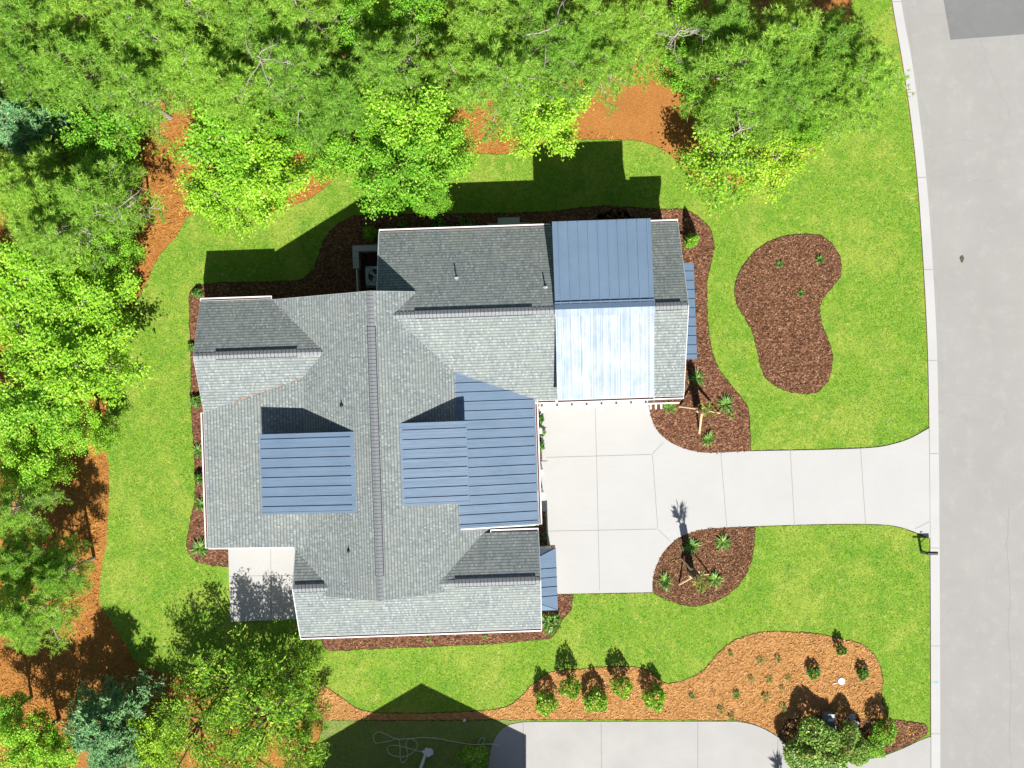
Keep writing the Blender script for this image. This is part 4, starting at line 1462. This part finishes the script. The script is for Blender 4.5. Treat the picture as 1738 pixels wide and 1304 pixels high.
TREES = [
    ('pine0', 30, 30, 85, 'yellow green pine filling the top left corner'),
    ('pine1', 140, 25, 88, 'pine at the top edge, next to the corner pine'),
    ('pine2', 235, 55, 85, 'pine at the top edge above the straw path, second group from the left'),
    ('pine0', 330, 25, 85, 'pine at the top edge over the left third of the photo'),
    ('pine1', 425, 45, 90, 'wide pine at the top edge beside a pale bare limb'),
    ('pine2', 520, 30, 85, 'loose pine touching the top edge left of the dark gap'),
    ('pine1', 40, 120, 80, 'pine on the left edge above the blue green one'),
    ('pine0', 130, 120, 92, 'pine hanging over the small orange gap in the upper left'),
    ('pine2', 225, 150, 82, 'pine beside the head of the orange straw path'),
    ('pine1', 320, 105, 92, 'dense pine north of the straw path head'),
    ('pine0', 400, 150, 90, 'broad pine under the pale fallen limb'),
    ('pine2', 495, 130, 92, 'pine between the straw path and the middle maple'),
    ('pine1', 570, 175, 88, 'pine north west of the big tree that overhangs the shadow'),
    ('broad0', 590, 40, 72, 'dark leafed tree near the top edge left of centre'),
    ('maple0', 620, 30, 62, 'light green maple at the top edge left of centre'),
    ('broad1', 700, 30, 70, 'leafy tree at the top edge, centre of the wood'),
    ('maple1', 750, 50, 52, 'small bright tree beside the rusty brush at the top centre'),
    ('pine2', 665, 110, 80, 'pine in the middle of the wood above the rusty gap'),
    ('pine0', 820, 45, 85, 'olive pine at the top edge right of the rusty brush'),
    ('pine1', 905, 30, 82, 'olive pine at the top edge over the middle of the house'),
    ('pine2', 850, 125, 88, 'sparse olive pine over the straw near the middle'),
    ('pine0', 945, 80, 82, 'pine with bare twigs in the upper middle'),
    ('pine1', 1010, 35, 85, 'pine at the top edge right of the middle'),
    ('pine2', 1015, 115, 62, 'sparse pine on the edge of the big straw clearing'),
    ('pine0', 1085, 50, 75, 'pine north of the big straw clearing'),
    ('broad0', 1150, 35, 62, 'dark tree at the top edge north east of the clearing'),
    ('broad1', 1165, 115, 62, 'round tree at the north east side of the clearing'),
    ('pine1', 1225, 45, 78, 'pine at the top edge over the right third'),
    ('pine0', 1245, 120, 92, 'wide green pine east of the clearing'),
    ('pine2', 1330, 60, 85, 'pine at the top edge near the street side'),
    ('pine1', 1325, 130, 88, 'pine above the yellowing small tree'),
    ('pine2', 1415, 85, 75, 'loose pine reaching toward the street lawn'),
    ('pine2', 1440, 175, 60, 'sparse pine just below the one that touches the curb'),
    ('pine0', 1395, 130, 70, 'dense pine between the street pine and the wide green pine'),
    ('pine2', 1462, 120, 84, 'outermost pine whose twigs touch the curb'),
    ('broad1', 1385, 195, 48, 'small dark green tree on the open lawn edge below the street pine'),
    ('pine0', 1290, 175, 60, 'pine directly above the yellow leafed scrub'),
    ('scrub0', 1225, 265, 92, 'yellowing scrub tree south of the wood near the house corner'),
    ('scrub1', 1310, 272, 82, 'yellowing scrub tree at the lawn edge, nearest the street'),
    ('maple1', 925, 200, 86, 'bright yellow green maple between two straw clearings'),
    ('broad0', 700, 205, 100, 'green tree behind the one overhanging the house shadow'),
    ('broad0', 745, 245, 80, 'light green tree left of the narrow straw clearing'),
    ('broad1', 680, 280, 96, 'light green tree whose branches hang over the dark lawn shadow'),
    ('broad1', 600, 235, 80, 'green tree between the bright maple and the overhanging tree'),
    ('broad0', 730, 340, 42, 'small leafy branch tree sticking out over the house shadow'),
    ('broad1', 500, 215, 65, 'green tree behind the bright maple'),
    ('maple0', 385, 245, 98, 'bright maple east of the straw path'),
    ('maple1', 440, 300, 95, 'bright maple spreading over the lawn shadow corner'),
    ('maple0', 375, 335, 72, 'lowest bright maple, nearest the west gable of the house'),
    ('cedar0', 30, 200, 92, 'blue green conifer on the left edge'),
    ('broad1', 170, 235, 88, 'deep green tree west of the straw path'),
    ('cedar0', 60, 270, 66, 'smaller blue green conifer below the one on the left edge'),
    ('pine0', 55, 325, 85, 'pine on the left edge below the blue green conifers'),
    ('pine1', 150, 330, 85, 'pine with grey dead twigs beside the straw path'),
    ('pine2', 95, 395, 78, 'pine above the big bright maples on the left'),
    ('broad0', 200, 290, 48, 'small leafy tree leaning over the straw path'),
    ('broad1', 195, 425, 58, 'leafy tree at the bend of the straw path'),
    ('maple0', 60, 480, 98, 'big yellow green maple on the left edge, upper one'),
    ('maple1', 160, 510, 92, 'big yellow green maple leaning over the west lawn, upper one'),
    ('maple1', 70, 590, 98, 'big yellow green maple on the left edge, middle one'),
    ('maple0', 145, 620, 95, 'big yellow green maple that shades the west lawn'),
    ('broad0', 50, 690, 92, 'deep green tree on the left edge below the maples'),
    ('broad1', 125, 720, 62, 'deep green tree near the small orange gap by the west lawn'),
    ('scrub0', 175, 735, 40, 'small yellowing tree at the edge of the west lawn'),
    ('broad0', 40, 790, 72, 'dark green tree on the left edge beside the orange clearing'),
    ('scrub1', 72, 790, 55, 'yellow green scrub north of the orange clearing on the left'),
    ('pine2', 22, 860, 62, 'thin pine west of the orange clearing'),
    ('pine1', 30, 950, 60, 'pine on the left edge below the orange clearing'),
    ('pine0', 100, 972, 52, 'round pine south of the orange clearing'),
    ('pine1', 35, 1035, 78, 'round pale pine above the shaded straw'),
    ('broad0', 45, 1262, 68, 'green tree in the bottom left corner'),
    ('cedar0', 165, 1232, 82, 'blue green cedar near the bottom left corner'),
    ('cedar0', 190, 1290, 62, 'grey green cedar touching the bottom edge'),
    ('thin0', 402, 1172, 112, 'airy dark tree that throws its shadow on the patio', .72),
    ('thin1', 492, 1150, 82, 'airy tree beside the south wall of the house', .78),
    ('thin0', 450, 1225, 112, 'bright airy tree at the bottom edge, right one'),
    ('thin1', 330, 1235, 105, 'bright airy tree at the bottom edge, middle one'),
    ('scrub0', 255, 1265, 62, 'yellow leafed small tree between the cedar and the airy trees'),
    ('thin1', 400, 1290, 80, 'bright airy tree cut by the bottom edge, between the two large airy ones', .8),
    ('thin0', 515, 1215, 55, 'small airy tree beside the straw triangle', .8),
    ('pine1', -25, 300, 60, 'pine cut by the left edge beside the smaller blue green conifer'),
    ('maple1', -20, 540, 70, 'yellow green maple cut by the left edge'),
    ('broad1', -15, 740, 60, 'deep green tree cut by the left edge'),
    ('broad0', 640, 105, 60, 'deep green tree in the middle of the wood beside the rusty gap'),
    ('pine1', 770, 120, 72, 'olive pine above the narrow straw clearing'),
    ('broad1', 1210, 180, 42, 'small green tree at the east side of the clearing'),
    ('broad1', 545, 262, 62, 'light green tree at the straw wedge above the dark lawn'),
    ('broad1', 85, 1290, 62, 'green tree cut by the bottom edge, left of the blue green cedar'),
    ('thin1', 262, 1300, 62, 'airy tree cut by the bottom edge, right of the grey green cedar', .8),
    ('broad1', 5, 1215, 50, 'small green tree cut by the left edge just above the bottom corner'),
    ('maple0', 1360, 225, 38, 'small bright tree at the lawn corner beside the yellowing scrub'),
    ('thin1', 505, 1280, 60, 'airy tree in front of the neighbour grass'),
]
for t_ in TREES:
    tree(*t_)


# bare grey trees poking out of the wood
def dead_tree(px, py, hz, rr, seed, label):
    rs = np.random.RandomState(seed)
    mb = MB()
    loc = W(px, py, hz * .8); loc.z = 0
    o = empty('dead_tree', loc, 0, label, 'dead tree', 'bare grey trees in the wood')
    mb.tube([(0, 0, 0), (.1, 0, hz * .5), (.05, .1, hz)], [.07, .05, .015], 6)
    mb.build('trunk', 'bark', o)
    for i in range(9):
        mb = MB()
        a = rs.uniform(0, 6.28); z = hz * rs.uniform(.62, .98); L = rr * rs.uniform(.5, 1.1)
        pts = [Vector((.06, .04, z))]
        d = Vector((math.cos(a), math.sin(a), rs.uniform(-.1, .3)))
        for k in range(5):
            d = (d + Vector(rs.normal(size=3)) * .22).normalized()
            pts.append(pts[-1] + d * L / 5)
        mb.tube(pts, [.024, .020, .017, .014, .010, .005], 4)
        for k in range(2, 6):
            for m_ in range(2):
                e = pts[k] + Vector(rs.normal(size=3)).normalized() * L * .25
                mb.tube([pts[k], e], [.009, .003], 3)
        mb.build('branch', 'bark_grey', o)


dead_tree(205, 358, 6.2, 1.5, 1, 'bare grey tree with fine twigs beside the straw path')
dead_tree(160, 402, 5.8, 1.3, 2, 'bare grey tree just above the upper left maple')
dead_tree(925, 60, 8.6, 1.5, 3, 'bare grey tree among the olive pines')
dead_tree(1150, 55, 7.6, 1.2, 4, 'bare pale snag north of the clearing')
dead_tree(445, 110, 8.8, 1.8, 5, 'bare pale limbs above the broad pine')
dead_tree(1250, 225, 5.2, 1.2, 7, 'bare grey tree behind the yellowing scrub')


# shrubs
def bush_mesh(seed, r, h, n, mat, ls, asp=.5, cone=False, shell=.55):
    rs = np.random.RandomState(seed)
    d = rs.normal(size=(n, 3)); d[:, 2] = np.abs(d[:, 2]) * 1.0 - .15
    d /= np.linalg.norm(d, axis=1)[:, None]
    rad = shell + (1 - shell) * rs.rand(n) ** .5
    az = np.arctan2(d[:, 1], d[:, 0])
    lob = 1 + .13 * np.sin(az * 3 + seed) + .10 * np.sin(az * 5 + 2 * seed) + .08 * np.sin(7 * d[:, 2] + seed)
    if cone:
        z = rs.rand(n) ** 1.1
        rr = (1 - z) ** .6 * r * rs.uniform(.5, 1, n)
        C = np.stack([np.cos(az) * rr, np.sin(az) * rr, z * h + .1], 1)
    else:
        C = d * rad[:, None] * lob[:, None] * np.array([r, r, h * .55])
        C[:, 2] += h * .45
        C[:, 2] = np.maximum(C[:, 2], .05)
    v = leaf_quads(rs, C, ls, .25, asp, dirs=d)
    return raw_mesh('foliage', v, 4, mat)


def blade_mesh(seed, r, n, mat, width=.035, rise=(.1, 1.1), droop=.35):
    rs = np.random.RandomState(seed)
    V = []
    for i in range(n):
        a = rs.uniform(0, 6.28); up = rs.uniform(*rise); L = r * rs.uniform(.65, 1.15) * math.hypot(1, up) * .9
        d = np.array([math.cos(a), math.sin(a), up]); d /= np.linalg.norm(d)
        s_ = np.array([-math.sin(a), math.cos(a), 0]) * width * rs.uniform(.7, 1.2)
        p0 = np.array([rs.normal() * .02, rs.normal() * .02, .02])
        p1 = p0 + d * L * .55
        p2 = p0 + d * L + np.array([0, 0, -droop * L * rs.uniform(.3, 1)])
        V += [p0 - s_ * .3, p0 + s_ * .3, p1 + s_, p1 - s_]
        V += [p1 - s_, p1 + s_, p2 + s_ * .1, p2 - s_ * .1]
    return raw_mesh('foliage', np.array(V), 4, mat)


def stem_mesh(h, k=4, r=.018):
    mb = MB()
    for i in range(k):
        a = i * 2.4
        mb.tube([(0, 0, 0), (.12 * math.cos(a) * h, .12 * math.sin(a) * h, h * .5), (.25 * math.cos(a) * h, .25 * math.sin(a) * h, h * .8)], [r, r * .8, r * .4], 5)
    o = mb.build('stem', 'bark', None)
    me = o.data; bpy.data.objects.remove(o); return me


PL = {
    'round': (bush_mesh(1, .50, 1.15, 1000, 'shrub', .115, .5), stem_mesh(.9)),
    'round2': (bush_mesh(2, .50, 1.05, 1000, 'shrub', .115, .5), stem_mesh(.9)),
    'small': (bush_mesh(3, .28, .50, 420, 'deep', .10, .5), stem_mesh(.4)),
    'column': (bush_mesh(4, .36, 1.7, 1500, 'shrub', .10, .5, True), stem_mesh(1.2)),
    'hedge': (bush_mesh(5, .95, 1.35, 7500, 'hedge', .085, .6, False, .8), stem_mesh(1.0)),
    'bright': (bush_mesh(6, .58, 1.25, 1800, 'shrub', .10, .55, False, .6), stem_mesh(1.0)),
    'yucca': (blade_mesh(7, .46, 60, 'blade', .024), None),
    'yucca2': (blade_mesh(8, .44, 48, 'blade', .026), None),
    'tuft': (blade_mesh(9, .26, 60, 'tuft', .014, (.2, 1.6), .5), None),
    'green_tuft': (blade_mesh(10, .26, 70, 'blade', .014, (.2, 1.6), .5), None),
    'leafy': (bush_mesh(11, .30, .45, 200, 'blade', .17, .35), None),
    'fern': (bush_mesh(12, .16, .16, 60, 'tuft', .09, .4), None),
}
CAT = {'round': ('leafy_shrub', 'shrub'), 'round2': ('leafy_shrub', 'shrub'), 'small': ('small_shrub', 'shrub'), 'column': ('column_shrub', 'shrub'), 'hedge': ('hedge_bush', 'bush'), 'bright': ('bright_bush', 'bush'),
       'yucca': ('yucca_plant', 'yucca'), 'yucca2': ('yucca_plant', 'yucca'), 'tuft': ('grass_tuft', 'tuft'), 'green_tuft': ('grass_tuft', 'tuft'), 'leafy': ('flowering_plant', 'plant'), 'fern': ('seedling', 'plant')}


def plant(key, px, py, label, s_=1.0, group=None, zs=None, z=.05, hmid=None):
    fm, sm = PL[key]
    hm = {'round': .6, 'round2': .6, 'column': .8, 'hedge': .75, 'bright': .7, 'small': .25}.get(key, .12) * s_
    loc = W(px, py, hm); loc.z = z
    o = empty(CAT[key][0], loc, rnd.uniform(0, 6.28), label, CAT[key][1], group)
    o.scale = (s_ * rnd.uniform(.85, 1.15), s_ * rnd.uniform(.85, 1.15), (zs or s_) * rnd.uniform(.93, 1.07))
    c = bpy.data.objects.new('foliage', fm); COL.objects.link(c); c.parent = o
    if sm:
        c = bpy.data.objects.new('stem', sm); COL.objects.link(c); c.parent = o
    return o


G1 = 'leafy shrubs in the straw bed'
for i, (x, y, l) in enumerate([(927, 1192, 'leftmost of the five tall shrubs in the straw bed'), (967, 1163, 'second tall shrub from the left, its shadow reaching furthest onto the lawn'), (1011, 1188, 'middle one of the five tall shrubs in the straw bed'),
                               (1054, 1163, 'fourth tall shrub from the left, close to the upper bed edge'), (1110, 1184, 'rightmost of the five tall shrubs in the straw bed')]):
    plant('round' if i % 2 else 'round2', x, y, l, 1.0, G1, [1.35, 1.75, 1.35, 1.6, 1.5][i])
G2 = 'small dark shrubs in the straw bed'
plant('small', 1425, 1101, 'small dark shrub nearest the top edge of the straw bed', .95, G2, 1.8)
plant('small', 1380, 1141, 'small light green shrub left of the white lid', 1.0, G2, 1.2)
plant('small', 1464, 1143, 'small dark shrub right of the white lid', 1.05, G2, 1.2)
G3 = 'bushes at the corner by the neighbour driveway'
plant('hedge', 1383, 1272, 'largest clipped grey green bush at the driveway corner', 1.38, G3, 1.45)
plant('hedge', 1437, 1262, 'second clipped grey green bush touching the largest one', .98, G3, 1.4)
plant('bright', 1500, 1238, 'bright green bush nearest the street', 1.0, G3, 1.35)
plant('bright', 1484, 1268, 'bright green bush between the clipped bushes and the bark strip', .85, G3, .7)
plant('bright', 1466, 1286, 'lowest small bright bush at the concrete edge', .45, G3)
plant('column', 1176, 407, 'dense cone shaped shrub by the north east house corner', 1.0, None, 1.05)
plant('round', 629, 396, 'round shrub in deep shade beside the screen wall', .62)
plant('small', 684, 385, 'low shrub under the north gutter, left of the overhanging branch', .95)
plant('small', 745, 383, 'low wide shrub under the overhanging branch', 1.25)
plant('small', 790, 381, 'low shrub under the north gutter, left of the stoop', 1.1)
G4 = 'spiky plants in the bark beds'
plant('yucca', 1182, 642, 'spiky plant below the east awning', .95, G4)
plant('yucca2', 1135, 692, 'spiky plant at the garage corner of the bed', .85, G4)
plant('yucca', 1231, 686, 'spiky plant right of the upper palm', 1.0, G4)
plant('yucca2', 1202, 746, 'spiky plant below the upper palm near the concrete', .9, G4)
plant('yucca2', 1174, 926, 'spiky plant in the round bed, in the shadow of its palm', 1.0, G4)
plant('yucca', 1227, 921, 'spiky plant at the top right of the round bed', 1.0, G4)
plant('yucca2', 1128, 987, 'spiky plant on the left of the round bed', 1.05, G4)
plant('yucca', 1213, 984, 'spiky plant right of the lower palm', .95, G4)
plant('tuft', 1190, 1001, 'yellow tuft just under the lower palm', .9)
plant('tuft', 1242, 706, 'dry yellow tuft right below the spiky plant by the upper palm', .8)
G5 = 'grass tufts in the kidney bed'
plant('green_tuft', 1323, 449, 'upper left grass tuft in the kidney shaped bed', .8, G5)
plant('green_tuft', 1391, 441, 'upper right grass tuft in the kidney shaped bed', .9, G5)
plant('green_tuft', 1359, 498, 'lowest grass tuft in the kidney shaped bed', .9, G5)
G6 = 'low plants along the west wall'
for x, y, k, s_, l in [(336, 498, 'small', .8, 'small shrub at the north west corner of the house'), (327, 590, 'leafy', .7, 'pale plant beside the west gable'), (334, 681, 'leafy', .9, 'pale leafed plant where the low roof begins'),
                       (337, 765, 'yucca', .8, 'plant by the west gutter, third from the north'), (340, 812, 'small', 1.0, 'dark shrub by the west gutter, fourth from the north'), (341, 856, 'yucca2', .85, 'plant by the west gutter, fifth from the north'), (339, 930, 'yucca', 1.05, 'plant in the rounded end of the west bed')]:
    plant(k, x, y, l, s_, G6)
G7 = 'plants beside the garage drive'
for x, y, k, s_, l in [(917, 712, 'small', .7, 'upper shrub in the strip left of the drive'), (917, 733, 'leafy', .7, 'middle plant in the strip left of the drive'), (917, 757, 'small', .75, 'lower shrub in the strip left of the drive'), (922, 912, 'small', .6, 'small shrub above the bay roof')]:
    plant(k, x, y, l, s_, G7)
plant('leafy', 935, 1056, 'large leafy plant with pale leaves at the south east house corner', 1.35)
plant('tuft', 727, 1086, 'left green tuft under the south gutter', .7)
plant('tuft', 823, 1082, 'right green tuft under the south gutter', .7)
plant('round', 805, 1288, 'dark shrub next to the rounded end of the neighbour driveway', 1.15, None, .8)
G8 = 'seedlings in the straw bed'
for x, y, k, s_, l in [(1174, 1182, 'green_tuft', .75, 'grey green tuft right of the tall shrubs'), (1240, 1109, 'green_tuft', .6, 'grey green tuft near the upper curve of the straw bed'), (1250, 1180, 'green_tuft', .95, 'widest tuft among the weeds in the straw bed'),
                       (1290, 1121, 'fern', 1.0, 'left one of the two seedlings high in the bed'), (1320, 1118, 'fern', 1.1, 'right one of the two seedlings high in the bed'), (1274, 1152, 'fern', .9, 'left seedling of the row of three'), (1306, 1153, 'fern', 1.0, 'middle seedling of the row of three'),
                       (1338, 1150, 'fern', .9, 'right seedling of the row of three'), (1326, 1168, 'fern', .7, 'tiny seedling below the row of three'), (1300, 1184, 'fern', 1.1, 'seedling right of the widest tuft'), (1329, 1200, 'fern', 1.2, 'seedling at the edge of the hedge shadow'),
                       (1225, 1205, 'fern', 1.1, 'seedling left of the widest tuft'), (1242, 1217, 'fern', 1.2, 'green seedling at the neighbour driveway edge')]:
    plant(k, x, y, l, s_, G8)


# palms with wooden braces
def palm(px, py, braces, label, hgt=2.5):
    o = empty('palm_tree', W(px, py, .05), 0, label, 'palm tree', 'newly planted palms')
    mb = MB()
    prof = []
    for i in range(26):
        z = hgt * i / 25
        prof.append((.15 + (.03 if i % 2 else 0), z))
    prof.append((.0, hgt + .02))
    mb.lathe(prof, 12)
    mb.build('trunk', 'palmbark', o)
    rs = np.random.RandomState(int(px))
    V = []
    for i in range(26):
        a = rs.uniform(0, 6.28); sp = rs.uniform(.02, .17); L = rs.uniform(.5, 1.0)
        d = np.array([math.cos(a) * sp, math.sin(a) * sp, 1.0]); d /= np.linalg.norm(d)
        p0 = np.array([math.cos(a) * .08, math.sin(a) * .08, hgt - .05])
        p1 = p0 + d * L
        sd = np.cross(d, [math.cos(a + 1.3), math.sin(a + 1.3), 0]); sd /= np.linalg.norm(sd)
        V += [p0 - sd * .012, p0 + sd * .012, p1 + sd * .012, p1 - sd * .012]
        for k in range(7):
            f = (k - 3) / 3
            t = d * (1 - abs(f) * .4) + sd * f * .32 + np.array([math.cos(a), math.sin(a), -.1]) * .12
            e = p1 + t / np.linalg.norm(t) * rs.uniform(.3, .5)
            q = np.cross(t, d); q = q / (np.linalg.norm(q) + 1e-6) * .02
            m_ = (p1 + e) / 2
            V += [p1, m_ + q + sd * .02, e, m_ - q - sd * .02]
    c = bpy.data.objects.new('frond', raw_mesh('frond', np.array(V), 4, 'frond')); COL.objects.link(c); c.parent = o
    base = W(px, py)
    for (bx_, by_) in braces:
        g = W(bx_, by_) - base
        g.z = 0
        mb = MB()
        top = g.normalized() * .20; top.z = 1.25
        mb.tube([g, top], .045, 4)
        mb.build('brace', 'lumber', o)
    mb = MB()
    for k in range(4):
        R = Matrix.Rotation(k * math.pi / 2 + .5, 4, 'Z')
        mb.box(.205, .245, -.05, .05, 1.05, 1.4, 0, R)
    mb.build('brace_block', 'lumber', o)


palm(1184, 694, [(1153, 690), (1207, 683), (1187, 736), (1222, 701)], 'palm braced with raw lumber between the house and the lawn')
palm(1172, 968, [(1156, 948), (1152, 993), (1205, 974)], 'palm braced with raw lumber in the round bark bed')
palm(1337, 1388, [(1330, 1420), (1370, 1380), (1310, 1370)], 'palm below the photo edge whose spiky shadow crosses the neighbour driveway', 2.3)
